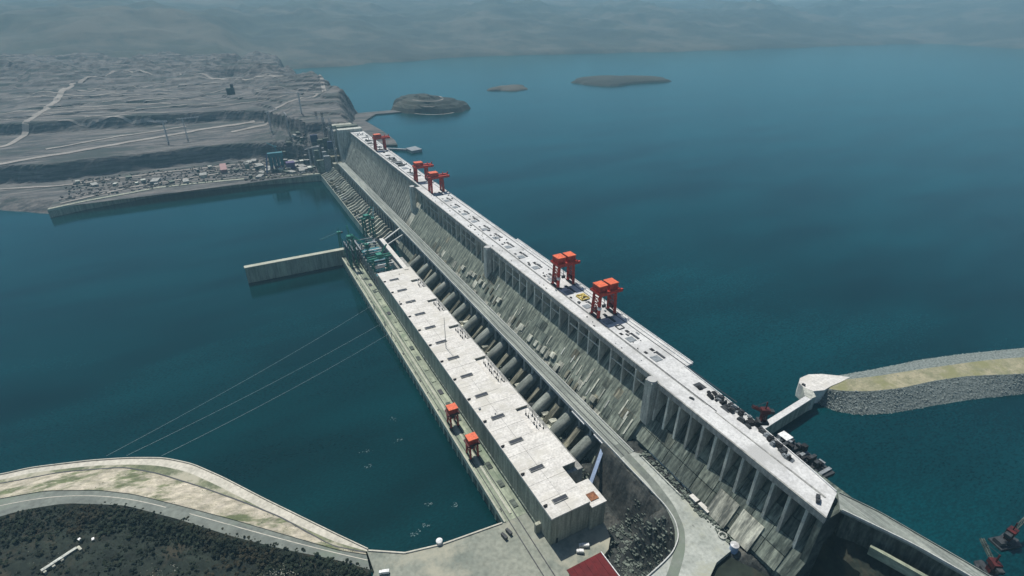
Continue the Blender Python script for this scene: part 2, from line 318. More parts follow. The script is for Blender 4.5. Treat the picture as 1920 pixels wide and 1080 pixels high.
def island(cx, cy, rx, ry, h, name, label, rot=0.0, terr=0):
    a = np.linspace(0, 2 * math.pi, 49); r = np.linspace(0, 1, 15)
    A, RR = np.meshgrid(a, r); k = 1 + 0.16 * np.sin(3 * A + cx) + 0.1 * np.sin(5 * A + cy) + 0.05 * np.sin(9 * A)
    k[:, -1] = k[:, 0]
    x = RR * np.cos(A) * rx * k; y = RR * np.sin(A) * ry * k
    z = 67 + h * np.sqrt(np.clip(1 - RR ** 2.2, 0, 1)) + fbm(x, y, 60, 5) * h * 0.12 * (1 - RR)
    if terr: z = 67 + np.round((z - 67) / terr) * terr * 0.75 + (z - 67) * 0.25
    c, s_ = math.cos(rot), math.sin(rot)
    Pp = np.stack([cx + x * c - y * s_, cy + x * s_ + y * c, z], -1)
    o = put(name, grid_mesh(name, Pp, M['hill'])); structure(o); return o
island(400, 2090, 120, 190, 42, 'island', '', 0.2, 9)
island(930, 2400, 105, 80, 15, 'island', '', 0.3)
island(1560, 2380, 270, 150, 26, 'island', '', -0.2)
# pale terrace roads on the near island
for k, (rr, zz) in enumerate(((0.98, 70), (0.72, 91), (0.5, 103))):
    pts = [(400 + 120 * rr * math.cos(t) * 1.02, 2090 + 185 * rr * math.sin(t) * 1.02, zz) for t in np.linspace(-2.9, 0.2, 30)]
    structure(ribbon('shore_road', pts, 6, M['farroad'], n=60))
# spit and landing
sp = MB().prism([(40, 1520), (100, 1500), (112, 1560), (118, 1700), (112, 1900), (180, 2010), (300, 2010), (290, 2060), (160, 2060), (60, 2050), (30, 1800)], 60, 73).build('spit', M['soil']); structure(sp)
dk = thing('landing_stage', 'long low dark landing stage with a square head, near the far dam end', 'jetty', (110, 1440, 69), world=True)
MB().bar((60, 1475, 72), (118, 1425, 72), 8, 4).build('walkway', M['steel_grey'], dk)
MB().prism([(108, 1400), (140, 1408), (135, 1450), (104, 1440)], 67, 76).build('head', M['steel_grey'], dk)

# far roads
for pts, w in (([(-1400, 2010, 0), (-840, 1815, 0), (-705, 1850, 0), (-562, 1900, 0), (-350, 1960, 0), (-225, 1965, 0)], 15),
               ([(-1200, 1980, 0), (-855, 1965, 0), (-789, 2203, 0), (-740, 2587, 0), (-613, 2677, 0), (-449, 2650, 0), (-265, 2442, 0), (-60, 2400, 0)], 16),
               ([(-950, 1735, 0), (-852, 1735, 0), (-720, 1700, 0), (-608, 1705, 0), (-499, 1718, 0), (-340, 1716, 0), (-230, 1690, 0)], 11),
               ([(-690, 1530, 0), (-560, 1600, 0), (-420, 1625, 0), (-300, 1640, 0), (-190, 1600, 0)], 9),
               ([(-760, 1900, 0), (-600, 1960, 0), (-420, 2000, 0)], 9),
               ([(-300, 1900, 0), (-120, 1940, 0), (20, 2050, 0), (60, 2300, 0)], 14)):
    structure(ribbon('site_road', pts, w, M['farroad'], far_height, 140, 1.4))
for k in range(22):
    x0 = random.uniform(-1000, -350); y0 = random.uniform(2090, 2500); L_ = random.uniform(160, 420); sl_ = random.uniform(-.25, .2)
    structure(ribbon('terrace_track', [(x0 + L_ * t, y0 + sl_ * L_ * t + 14 * math.sin(5 * t + k), 0) for t in np.linspace(0, 1, 9)], random.uniform(4, 8), M['farroad'], far_height, 60, 1.2))
for k in range(9):
    x0 = random.uniform(-700, -350); y0 = random.uniform(1560, 1700); L_ = random.uniform(100, 300)
    structure(ribbon('terrace_track', [(x0 + L_ * t, y0 + 12 * math.sin(4 * t + k), 0) for t in np.linspace(0, 1, 8)], random.uniform(3, 6), M['farroad'], far_height, 50, 1.0))

# near left bank: shore edge A, inner edge B, drain C, road D-E, hillside below
A = [(-800, 640, 16), (-647, 590, 16), (-595.5, 569, 16), (-572.6, 567, 16), (-522.2, 551, 16), (-488.2, 536.8, 16), (-456.4, 519.9, 16), (-431.3, 497.6, 16), (-405.6, 464.5, 16), (-371, 415.1, 16), (-321.4, 346.9, 16), (-301.9, 320.8, 16)]
B = [(-800, 631, 16), (-645, 580, 16), (-594.2, 561, 16), (-571, 559, 16), (-521.5, 543, 16), (-490.9, 529, 16), (-460.5, 511, 16), (-436, 489, 16), (-410.5, 456, 16), (-375.8, 407, 16), (-325.5, 341.6, 16), (-303.2, 319.5, 16)]
Cc = [(-800, 627, 16.5), (-644.3, 575, 16.5), (-593.7, 555, 16.5), (-543.4, 545, 16.5), (-490.3, 523.6, 16.5), (-461, 499, 16.5), (-425.3, 461.7, 16.5), (-389.4, 421.4, 16.5), (-362.2, 388.8, 16.5), (-327.5, 336.9, 16.5), (-304.5, 318.5, 16.5)]
D = [(-800, 560, 28), (-626.2, 525.2, 28), (-580.8, 517.3, 28), (-545.9, 508.9, 28), (-503.1, 486.7, 28), (-474.4, 465.9, 28), (-440.1, 434.3, 28), (-399.7, 398, 26), (-361.4, 362.7, 23), (-323.8, 328.9, 19), (-304.5, 316, 16.8)]
Ee = [(-800, 500, 28), (-616.5, 494, 28), (-574.9, 493, 28), (-560.6, 492.6, 28), (-528.7, 484, 28), (-481.8, 456.5, 28), (-440, 417.7, 28), (-400.8, 379.4, 26), (-363.4, 347.7, 23), (-326.6, 320.4, 19), (-305.5, 301, 17)]
F1 = [(-800, 470, 20), (-620, 470, 20), (-580, 466, 19), (-520, 455, 19), (-470, 425, 19), (-430, 390, 19), (-390, 352, 18), (-355, 325, 15), (-328, 300, 12), (-308, 280, 11)]
F2 = [(-800, 380, 16), (-600, 380, 15), (-540, 370, 14), (-470, 345, 15), (-430, 320, 16), (-390, 290, 14), (-360, 265, 12), (-335, 240, 10), (-310, 230, 10)]
F3 = [(-800, 120, 40), (-600, 120, 35), (-540, 120, 30), (-470, 110, 30), (-430, 100, 30), (-390, 100, 25), (-360, 100, 20), (-335, 100, 15), (-310, 120, 12)]
def down(L, z, dx, dy): return [(x + dx, y + dy, z) for x, y, _ in L]
structure(loft('river_revetment', [down(A, -6, 6, 10), A], M['ledge'], sub=3))
structure(loft('bank_road', [A, B], M['roadpale'], sub=2))
structure(loft('drain_verge', [B, Cc], M['grass'], sub=3, noise=0.5, ns=9))
structure(loft('gravel_slope', [Cc, D], M['gravel'], sub=14, noise=0.9, ns=14))
structure(loft('river_road', [D, Ee], M['asphalt'], sub=4))
hs = loft('hillside', [Ee, F1, F2, F3], M['veg'], n=160, sub=24, noise=2.6, ns=20); structure(hs)
# kerbs and the drain along the bank
def wall_line(pts, w, h, n=120):
    q = resample(pts, n); mb = MB()
    for i in range(n - 1): mb.bar(q[i] + np.array([0, 0, h / 2]), q[i + 1] + np.array([0, 0, h / 2]), w, h)
    return mb
structure(wall_line([(x, y, z - 0.2) for x, y, z in A], 0.8, 1.3).build('kerb', M['roadpale']))
structure(wall_line([(x, y, z - 0.25) for x, y, z in Cc], 1.3, 0.6).build('drain', M['steel_dark']))
structure(wall_line([(x, y, z - 0.2) for x, y, z in D], 0.5, 0.9).build('kerb', M['gravel']))
# pale lane line along the road
mid = [((a[0] * .62 + b[0] * .38), (a[1] * .62 + b[1] * .38), (a[2] * .62 + b[2] * .38)) for a, b in zip(resample(D, 40), resample(Ee, 40))]
structure(ribbon('road_line', mid, 0.7, M['roadpale'], n=120, dz=0.12))

# plaza by the powerhouse end, upper plaza with the curved road
PL = [(-303.2, 319.5), (-275.6, 302.2), (-245.2, 295.1), (-194.7, 290.2), (-120, 290), (-113, 270), (-112, 246), (-116, 234), (-124, 226), (-134, 222), (-150, 170), (-150, 60), (-345, 60), (-330, 260), (-303, 298)]
structure(MB().prism(PL, -6, 16.02).build('plaza', M['plaza']))
structure(MB().bar((-302, 319.2, 16.5), (-276, 302.6, 16.5), 1.2, 1.1).bar((-276, 302.6, 16.5), (-245.4, 295.6, 16.5), 1.2, 1.1).bar((-245.4, 295.6, 16.5), (-191, 290.6, 16.5), 1.2, 1.1).build('kerb', M['roadpale']))
UP = [(-62, 275), (-78, 275), (-78, 215), (-81, 200), (-89, 187), (-103, 179), (-118, 175.5), (-150, 170), (-190, 160), (-190, 60), (-118, 110), (-108, 140), (-93, 152), (-80, 158), (-62, 160), (-50, 190), (-46, 225), (-44, 255)]
structure(MB().prism(UP, 20, 54).build('upper_plaza', M['roadplaza']))
curve = [(-70, 290, 54), (-71, 240, 54), (-75, 213, 54), (-83, 193, 54), (-96, 179, 54), (-112, 168, 54), (-140, 152, 54), (-170, 130, 54)]
structure(ribbon('curved_road', curve, 7.5, M['asphalt'], n=60, dz=0.1))
structure(wall_line([(-78.3, 275, 54), (-78.3, 215, 54), (-81.3, 200, 54), (-89.3, 187.3, 54), (-103, 179.3, 54), (-118, 175.8, 54), (-150, 170.3, 54)], 0.8, 1.4, 50).build('parapet', M['bridge_edge']))
# rock cut between the powerhouse ground and the upper plaza, excavated pit
def cut_height(X, Y):
    t = np.clip((X + 128) / 52, 0, 1)
    base = 14 + 40 * step((X + 118 - np.clip((205 - Y) * 0.55, -60, 40)) / 34)
    base = np.where(Y > 215, 12 + 42 * step((X + 98) / 20), base)
    return np.minimum(base, 53) + fbm(X, Y, 16, 31) * 2.2 + fbm(X, Y, 6, 32) * 0.9
xs = np.linspace(-150, -40, 80); ys = np.linspace(120, 420, 150); XX, YY = np.meshgrid(xs, ys)
Z = cut_height(XX, YY); Z = np.where((XX < -113) & (YY > 222), 8, Z); Z = np.where(YY > 300, np.minimum(Z, 20), Z)
structure(put('rock_cut', grid_mesh('rock_cut', np.stack([XX, YY, Z], -1), M['rockdark'])))
# hillside under the access bridge, right foreground
def right_hill(X, Y):
    z = 58 + 40 * step((X + 75) / 75) - 0.05 * (115 - Y) + fbm(X, Y, 22, 41) * 3 + fbm(X, Y, 8, 42) * 1.2
    return np.where(X > 6, np.minimum(z, 60), z)
xs = np.linspace(-140, 30, 90); ys = np.linspace(-40, 160, 100); XX, YY = np.meshgrid(xs, ys)
Z = right_hill(XX, YY); Z = np.where((XX < -26) & (YY > 92), np.minimum(Z, 50), Z)
structure(put('abutment_slope', grid_mesh('abutment_slope', np.stack([XX, YY, Z], -1), M['veg'])))

# ------------------------------------------------------------------ the dam
dam = thing('concrete_dam', 'long grey concrete dam with a broad pale crest running to the far bank', 'dam', (0, 120, 0), world=True)
UN = 38.3
prof = [(9.4, -8), (9.4, 114), (-20, 114), (-20, 106), (-57.6, 54), (-84, 18), (-84, -8)]
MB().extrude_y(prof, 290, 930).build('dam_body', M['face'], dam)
prof_near = [(0, -8), (0, 114), (-16, 114), (-16, 108), (-50, 58), (-50, -8)]
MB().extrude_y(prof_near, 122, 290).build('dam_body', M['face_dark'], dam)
MB().extrude_y([(9.4, -8), (9.4, 114), (-12, 114), (-12, 90), (-60, 24), (-60, -8)], 957, 1500).build('spillway_body', M['steel_blue'], dam)
MB().extrude_y([(9.4, -8), (9.4, 114), (-30, 114), (-30, 88), (-80, 18), (-80, -8)], 930, 957).build('dividing_block', M['face_pale'], dam)
# deck: near, mid, far stretches, each with an edge beam
for y0, y1, xa, xb, xe in ((119, 289.9, -37, 0.5, 0), (290, 950, -35, 9.4, 0), (950.2, 1502, -26, 9.4, 0)):
    if y0 == 119:
        MB().prism([(-37, 119), (-10.5, 129), (-7, 155), (-0.5, 215), (2.5, 289.9), (-37, 289.9)], 115, 119).build('deck', M['deck'], dam)
    else: MB().box(xa + 1.2, xb, y0, y1, 115, 119).build('deck', M['deck'], dam)
    MB().box(xa - 0.2, xa + 1.19, y0 + 0.1, y1 - 0.1, 113.6, 119.4).build('edge_beam', M['fascia'], dam)
MB().box(9.45, 14.5, 291, 640, 116, 118.4).build('walkway', M['deck'], dam)
MB().box(14.0, 14.5, 291, 640, 118.4, 119.6).build('parapet', M['white'], dam)
MB().box(9.0, 9.4, 290, 1500, 119.0, 120.2).build('parapet', M['white'], dam)
for x in (-19.5, 4.5):
    MB().box(x - 0.45, x + 0.45, 230, 1490, 119.0, 119.25).build('crane_rail', M['steel_dark'], dam)
MB().box(-20.9, -20.2, 240, 1490, 119.0, 119.5).build('kerb', M['fascia'], dam)
MB().prism([(-22.5, 130), (-21, 130), (-20.7, 230), (-21.6, 230)], 119.0, 119.3).build('kerb', M['fascia'], dam)
MB().bar((-10.8, 129.6, 119.6), (-7.3, 155, 119.6), 0.5, 1.3).bar((-7.3, 155, 119.6), (-0.8, 215, 119.6), 0.5, 1.3).bar((-0.8, 215, 119.6), (2.2, 289.9, 119.6), 0.5, 1.3).build('parapet', M['white'], dam)
# piers under the deck
pier_me = MB().extrude_y([(-20.0, 113.9), (-35.4, 113.9), (-35.4, 84.0), (-34.6, 84.0), (-20.0, 104.5)], -1.0, 1.0).mesh('pier', M['rib'])
pier_near = MB().extrude_y([(-16.0, 113.9), (-36.4, 113.9), (-38.2, 74.0), (-36, 72.0), (-16.0, 106.5)], -1.1, 1.1).mesh('pier', M['rib'])
for k in range(12): put('pier', pier_near, dam, (0, 131.5 + 13.6 * k, 0))
ym = [294.5 + 19.15 * k for k in range(34) if 294.5 + 19.15 * k < 925]
for y in ym: put('pier', pier_me, dam, (0, y, 0))
beam_me = MB().box(-34.9, -33.9, 1.05, 18.1, -0.6, 0.6).mesh('cross_beam', M['rib'])
for k, y in enumerate(ym[:-1]):
    if k % 4 != 3: put('cross_beam', beam_me, dam, (0, y, 104))
# spillway piers, gates
sp_me = MB().extrude_y([(-11.9, 113.9), (-25.2, 113.9), (-30, 95), (-66, 34), (-62, 22), (-11.9, 88)], -0.8, 0.8).mesh('spillway_pier', M['rib'])
gate_me = MB().box(-18.5, -17.7, 1.0, 9.7, 84, 110).mesh('gate', M['steel_blue'])
for k in range(50):
    y = 963 + 10.7 * k
    put('spillway_pier', sp_me, dam, (0, y, 0))
    if k < 49: put('gate', gate_me, dam, (0, y, 0))
# round stair towers standing against the downstream edge
for y in (287.5, 629, 953):
    MB().box(-43.5, -35.3, y - 4.5, y + 4.5, 72, 119.7).build('stair_tower', M['rib'], dam)
    MB().tube((-39.5, y, 119.7), (-39.5, y, 121.2), 4.6, 14).build('tower_cap', M['deck'], dam)
# end block of the near stretch
MB().extrude_y([(-3, 60), (-3, 114.9), (-36.5, 114.9), (-40, 74), (-64, 50), (-64, 40)], 119.5, 124).build('end_wall', M['face_dark'], dam)
# face panels: uneven lift blocks on the sloping face
fm = [M['face'], M['face'], M['face_brown'], M['face_dark'], M['face_pale']]
tx, tz = -0.584, -0.812; nx_, nz_ = -0.812, 0.584
def panel_mesh(w, h, t, m): # local: y along the dam, down the slope, standing out by t
    p = []
    for s_, n_ in ((0, -0.2), (h, -0.2), (h, t), (0, t)): p.append((tx * s_ + nx_ * n_, tz * s_ + nz_ * n_))
    return MB().extrude_y(p, 0, w).mesh('face_panel', m)
pm = [panel_mesh(9.0, 10.6, t, m) for t in (0.25, 0.6, 1.1) for m in (M['face'], M['face_brown'], M['face_dark'])]
pp = [panel_mesh(9.0, 10.6, t, M['face_pale']) for t in (0.5, 1.3)]
wide = [panel_mesh(18.4, 10.6, t, m) for t in (0.25, 0.5) for m in (M['face'], M['face_brown'])]
cnt = 0
for k in range(len(ym) - 1):
    y = ym[k] + 0.35
    if y > 800: break
    for r_ in range(5):
        s0 = 4 + r_ * 11.0; x = -35 + tx * s0; z = 84.3 + tz * s0
        if r_ < 2 and random.random() < 0.55:
            put('face_panel', random.choice(wide), dam, (x, y, z)); cnt += 1
        else:
            for j in (0, 1):
                if cnt > 296: break
                pale = r_ in (2, 3) and random.random() < 0.42
                put('face_panel', random.choice(pp if pale else pm), dam, (x, y + j * 9.4, z)); cnt += 1
# boxy formwork blocks on the middle of the face
def block_mesh(w, h, t, m):
    p = []
    for s_, n_ in ((0, 0.1), (h, 0.1), (h, t), (0, t)): p.append((tx * s_ + nx_ * n_, tz * s_ + nz_ * n_))
    return MB().extrude_y(p, 0, w).mesh('lift_block', m)
blk = [block_mesh(w, h, t, M[m]) for w, h, t, m in ((6.5, 8.5, 3.2, 'face_pale'), (5, 7, 2.4, 'face_pale'), (7.5, 6, 4.0, 'face_pale'), (4, 9, 2.0, 'face_brown'))]
strip = [block_mesh(1.6, l, 1.3, M[m]) for l, m in ((12, 'face_pale'), (17, 'face_pale'), (9, 'rib'))]
for a0, a1, sa, sb in ((345, 480, 24, 32), (500, 530, 20, 26), (560, 705, 16, 30), (330, 420, 36, 42)):
    y = a0
    while y < a1:
        if random.random() < 0.8:
            s0 = random.uniform(sa, sb); put('lift_block', random.choice(blk), dam, (-35 + tx * s0, y, 84.3 + tz * s0))
        y += random.uniform(7.5, 14)
for k in range(26):                                   # narrow pale strips running down the face
    y, s0 = random.uniform(296, 620), random.uniform(6, 30)
    put('lift_block', random.choice(strip), dam, (-35 + tx * s0, y, 84.3 + tz * s0))
# near stretch: two pale patches on the face
for y, c in ((176, 'face_pale'), (153, 'face_pale')):
    MB().extrude_y([(-40.5, 74), (-53.5, 55), (-54.3, 55.6), (-41.3, 74.6)], y, y + 19).build('face_patch', M[c], dam)
for k in range(9):
    for r_ in range(3):
        x0, z0 = -28 - r_ * 7.6, 90.5 - r_ * 11.3
        MB().extrude_y([(x0, z0), (x0 - 7.2, z0 - 10.6), (x0 - 7.9 - random.random() * 0.5, z0 - 10.1), (x0 - 0.8, z0 + 0.5)], 132 + k * 17, 132 + k * 17 + 16.4).build('face_panel', random.choice([M['face_dark'], M['face'], M['face_dark']]), dam)
# penstocks down the toe
ps = MB()
path = [(-64, 43, 6.0), (-72, 38, 6.6), (-88, 27, 6.8), (-106, 9, 7.0)]
n = 20
for i, (x, z, r) in enumerate(path):
    for j in range(n):
        t = 2 * math.pi * j / n
        ps.v.append((x + nx_ * r * math.sin(t), r * math.cos(t), z + nz_ * r * math.sin(t)))
for i in range(3):
    for j in range(n): ps.f.append((i * n + j, i * n + (j + 1) % n, (i + 1) * n + (j + 1) % n, (i + 1) * n + j))
ps.f.append(tuple(range(n))); ps.f.append(tuple(range(4 * n - 1, 3 * n - 1, -1)))
pme = ps.mesh('penstock', M['pipe']); pme.polygons.foreach_set('use_smooth', [len(p.vertices) == 4 for p in pme.polygons])
for k in range(14): put('penstock', pme, dam, (0, 322 + UN * k, 0))
bay_a = MB().extrude_y([(-70, 30), (-78, 36), (-92, 22), (-104, 14), (-104, 4), (-70, 4)], -3.2, 3.2).mesh('bay_wall', M['face_brown'])
bay_b = MB().box(-98, -86, -5, 5, 4, 19).box(-92, -84, -3, 4, 19, 24).box(-104, -98, -4, 2, 4, 15).mesh('bay_block', M['face_pale'])
for k in range(14):
    put('bay_wall', bay_a, dam, (0, 322 + UN * (k + .5) + random.uniform(-2, 2), 0), scl=(1, random.uniform(.6, 1.2), random.uniform(.8, 1.1)))
    if k < 9: put('bay_block', bay_b, dam, (0, 322 + UN * k + random.choice((-11.5, 11.5)), 0), scl=(1, random.uniform(.6, .9), random.uniform(.7, 1.2)))
# openings and covers on the crest: gate slots, hatches
def hatch(x0, x1, y0, y1, m='black', h=0.3): return MB().box(x0, x1, y0, y1, 119.0, 119.0 + h).build('hatch_cover', M[m], dam)
for k in range(16):
    y = 308 + 38.3 * k
    if 395 < y < 415 or 475 < y < 495: continue
    hatch(-16.5, -8, y, y + 8.5, 'steel_grey', 0.5); hatch(-6.2, -3.6, y + 1, y + 12, 'steel_dark', 0.6)
    hatch(-16, -13, y + 15, y + 19); hatch(-7.5, -4, y + 15.5, y + 20.5)
    MB().box(-8.0, -3.4, y + 12.4, y + 13.6, 119, 119.5).build('hatch_cover', M['black'], dam)
for k in range(90):
    y = random.uniform(296, 900); a = random.choice([random.uniform(-18, -3), random.uniform(-18, 3), random.uniform(-31, -23)]); c = random.uniform(.6, 2.2) * (0.6 if a < -22 else 1)
    MB().box(a, a + c, y, y + c * random.uniform(.7, 2.5), 119.0, 119.4 + random.random()).build('hatch_cover', M[random.choice(['black', 'steel_dark', 'steel_grey'])], dam)
hatch(-11, -3, 257, 266, 'steel_dark'); hatch(-12.5, -5, 224, 233, 'steel_dark')
for k in range(40):
    y = random.uniform(1000, 1480); hatch(-14 + random.uniform(-4, 0), -6 + random.uniform(-2, 9), y, y + random.uniform(3, 9), random.choice(['steel_dark', 'steel_grey', 'black']), 0.6)
# frames round one open slot
MB().bar((-11, 371, 119.5), (-4, 371, 119.5), 0.8).bar((-11, 378, 119.5), (-4, 378, 119.5), 0.8).bar((-11, 371, 119.5), (-11, 378, 119.5), 0.8).bar((-4, 371, 119.5), (-4, 378, 119.5), 0.8).build('slot_frame', M['steel_dark'], dam)

# ------------------------------------------------------------------ trestle bridge along the dam
tb = thing('trestle_bridge', 'long straight concrete trestle road on columns halfway down the dam face', 'bridge', (-70, 270, 54), world=True)
MB().box(-77.5, -62.5, 275.2, 1450, 52, 54).build('bridge_deck', M['bridge'], tb)
MB().box(-78.4, -77.5, 275.2, 1450, 51.6, 55.3).build('guard_rail', M['bridge_edge'], tb)
MB().box(-62.5, -61.7, 275.2, 1450, 51.6, 55.2).build('guard_rail', M['bridge_edge'], tb)
MB().box(-73.4, -72.6, 275.2, 1200, 54.0, 54.2).build('crane_rail', M['steel_dark'], tb)
MB().box(-67.4, -66.6, 275.2, 1200, 54.0, 54.2).build('crane_rail', M['steel_dark'], tb)
cme = MB().box(-0.9, 0.9, -0.9, 0.9, -38, 0).mesh('column', M['rib']); bme = MB().box(-7, 7, -1, 1, 0, 1.6).mesh('cap_beam', M['rib'])
y = 284
while y < 950:
    put('column', cme, tb, (-76, y, 50.3)); put('column', cme, tb, (-65, y, 50.3)); put('cap_beam', bme, tb, (-70.2, y, 50.35)); y += 19.15
for k in range(25):
    y = 965 + 19.5 * k; put('column', cme, tb, (-76, y, 51.9)); put('column', cme, tb, (-65, y, 51.9))
for y, m in ((292, 'white'), (330, 'white')):
    MB().box(-79.2, -78.5, y, y + 22, 50, 51.5).build('pipe_guard', M[m], tb)

# ------------------------------------------------------------------ powerhouse
ph = thing('powerhouse', 'long flat-roofed concrete powerhouse below the dam with a row of dark skylights', 'building', (-146, 252, 16), world=True)
Y0, Y1 = 252, 768
MB().box(-165, -127, Y0, Y1, 10, 47.2).build('wall', M['wall'], ph)
for k in range(14):
    a = Y0 - 0.4 + (0 if k == 0 else 0) + UN * k - (0 if k == 0 else 0); b = min(Y0 + UN * (k + 1) - 0.7, Y1)
    if a >= Y1: break
    
    for a2, b2 in ((a, (a + b) / 2 - 0.25), ((a + b) / 2, b)):
        MB().box(-165.6, -146.2, a2, b2, 47.2, 48.5 + random.uniform(-.05, .05)).build('roof_slab', M['roof'], ph)
        MB().box(-146.0, -127.0, a2, b2, 47.2, 48.5 + random.uniform(-.05, .05)).build('roof_slab', M['roof'], ph)
sk_me = MB().box(-155.2, -141.8, -1.9, 1.9, 0, 0.9).mesh('skylight', M['glass'])
MB().box(-165.7, -165.3, Y0, Y1, 48.6, 49.5).build('parapet', M['roof'], ph)
for _ in range(6):
    a, b, c = random.uniform(-163, -130), random.uniform(256, 760), random.uniform(.5, 1.2)
    MB().box(a - c, a + c, b - c * .7, b + c * .7, 48.56, 49.0 + c).build('roof_unit', M[random.choice(['steel_grey', 'fascia', 'steel_dark'])], ph)
vent = MB().box(-164.8, -161.8, -1.0, 1.0, 0, 1.3).box(-161.8, -161, 0.2, 1.0, 0, 0.9).mesh('roof_vent', M['black'])
mull = MB().mesh
for k in range(13):
    y = 265.5 + UN * k * 1.02
    put('skylight', sk_me, ph, (0, y, 48.53)); put('roof_vent', vent, ph, (0, y - 0.5, 48.53))
    fr = MB()
    fr.box(-155.6, -155.2, y - 2.3, y + 2.3, 48.53, 49.5).box(-141.8, -141.4, y - 2.3, y + 2.3, 48.53, 49.5).box(-155.2, -141.8, y - 2.3, y - 1.9, 48.53, 49.5).box(-155.2, -141.8, y + 1.9, y + 2.3, 48.53, 49.5)
    fr.build('skylight_frame', M['fascia'], ph)
# wall panels on the river side and the end
wp = MB().box(-165.45, -165.0, 0.25, 18.9, 17.5, 46.9).mesh('wall_panel', M['wall'])
for k in range(27):
    if Y0 + 19.15 * (k + 1) < Y1 + 1: put('wall_panel', wp, ph, (0, Y0 + 19.15 * k, 0))
for k in range(2):
    MB().box(-164.8 + 19 * k, -146.2 + 19 * k, Y0 - 0.35, Y0, 16.5, 46.9).build('wall_panel', M['wall'], ph)
MB().box(-166.6, -165.46, 268, Y1, 16, 19.5).build('plinth', M['face_dark'], ph)
MB().box(-170.5, -165.5, 267, 270, 16, 27).build('buttress', M['wall'], ph)
MB().box(-160, -158, Y0 - 0.6, Y0 - 0.36, 16.05, 22).build('door', M['steel_dark'], ph)
# annexes on the dam side, with transformer bushings in the bays between them
MB().box(-126.9, -112, 249, 276, 10, 43).build('annex', M['wall'], ph)
MB().box(-126.9, -111.6, 248.6, 276.4, 43, 44).build('annex_roof', M['roof'], ph)
MB().box(-124, -116, 254, 262, 44, 44.8).build('plate_stack', M['rust'], ph)
MB().box(-126.9, -106, 292, Y1 + 60, 5, 40.5).build('transformer_deck', M['fascia'], ph)
seg = [(296, 345), (386, 430), (488, 530), (570, 610), (650, 690), (722, 768)]
for a, b in seg:
    MB().box(-126.9, -112.5, a, b, 40.6, 47.4).build('annex', M['wall'], ph)
    MB().box(-126.9, -112, a - 0.4, b + 0.4, 47.4, 48.3).build('annex_roof', M['roof'], ph)
bay = [(345.5, 385.5), (430.5, 487.5), (530.5, 569.5), (610.5, 649.5), (690.5, 721.5)]
bm_ = MB().tube((0, 0, 0), (0, 0, 2.6), 0.5, 8).tube((0, 0, 2.6), (0, 0, 7.5), 0.22, 6).tube((0, 0, 0.8), (0, 0, 2.2), 0.85, 8).mesh('bushing', M['steel_dark'])
bw_ = MB().tube((0, 0, 0), (0, 0, 8), 0.25, 6).box(-0.7, 0.7, -0.4, 0.4, 7.6, 8.1).mesh('lightning_rod', M['white'])
for a, b in bay:
    MB().box(-126.9, -112.5, a, b, 40.6, 45.2).build('bay_roof', M['roof'], ph)
    n = int((b - a - 5) / 5.4)
    for k in range(n):
        for j in range(2):
            put('bushing' if (k + j) % 3 else 'lightning_rod', bm_ if (k + j) % 3 else bw_, ph, (-119.5 + 4.4 * j + random.uniform(-.4, .4), a + 3.5 + 5.4 * k + random.uniform(-.6, .6), 45.2))
MB().tube((-148, 524, 48.6), (-148, 524, 92), 0.45, 6, 0.25).build('mast', M['steel_grey'], ph)

# unfinished far end of the hall with its white crane beam
uh = thing('unfinished_hall', 'roofless far end of the powerhouse with a long white crane beam and bare columns', 'building', (-146, 780, 16), world=True)
MB().box(-123.5, -116.5, 760, 905, 46, 49.2).build('crane_beam', M['roof'], uh)
MB().box(-165, -116, 770, 960, 10, 22).build('floor_slab', M['face_dark'], uh)
MB().box(-162, -128, 770, 786, 22, 23).build('rebar_mat', M['rust'], uh)
for k in range(5):
    MB().lattice((-163, 792 + 24 * k, 30), (-118, 792 + 24 * k, 30), 3, 8, 0.5).build('scaffold_truss', M['steel_teal'], uh)
    MB().box(-160, -124, 797 + 26 * k, 812 + 26 * k, 22, 27 + 3 * (k % 3)).build('pit_block', M['steel_dark' if k % 2 else 'steel_teal'], uh)
colm = MB().box(-1.2, 1.2, -1.2, 1.2, 0, 24).mesh('column', M['fascia'])
for k in range(13):
    put('column', colm, uh, (-120, 775 + 11 * k, 22)); put('column', colm, uh, (-163.5, 775 + 14 * k, 22), scl=(1, 1, 0.75))
for k in range(9):
    z = 34 + random.uniform(-4, 8)
    MB().box(-160 + random.uniform(0, 8), -126, 790 + 19 * k, 791.6 + 19 * k, z, z + 1.3).build('roof_truss', M['white' if k % 2 else 'steel_grey'], uh)
MB().bar((-115, 900, 47), (-78, 925, 54), 3, 2).build('gangway', M['bridge_edge'], uh)
MB().bar((-113, 885, 44), (-80, 905, 48), 2, 2).build('gangway', M['bridge_edge'], uh)
for k in range(70):
    a = random.uniform(-162, -120); b = random.uniform(775, 955); h = random.uniform(2, 13)
    MB().box(a, a + random.uniform(2, 7), b, b + random.uniform(2, 7), 22, 22 + h).build('formwork', random.choice([M['steel_dark'], M['face_pale'], M['steel_grey'], M['steel_teal']]), uh)

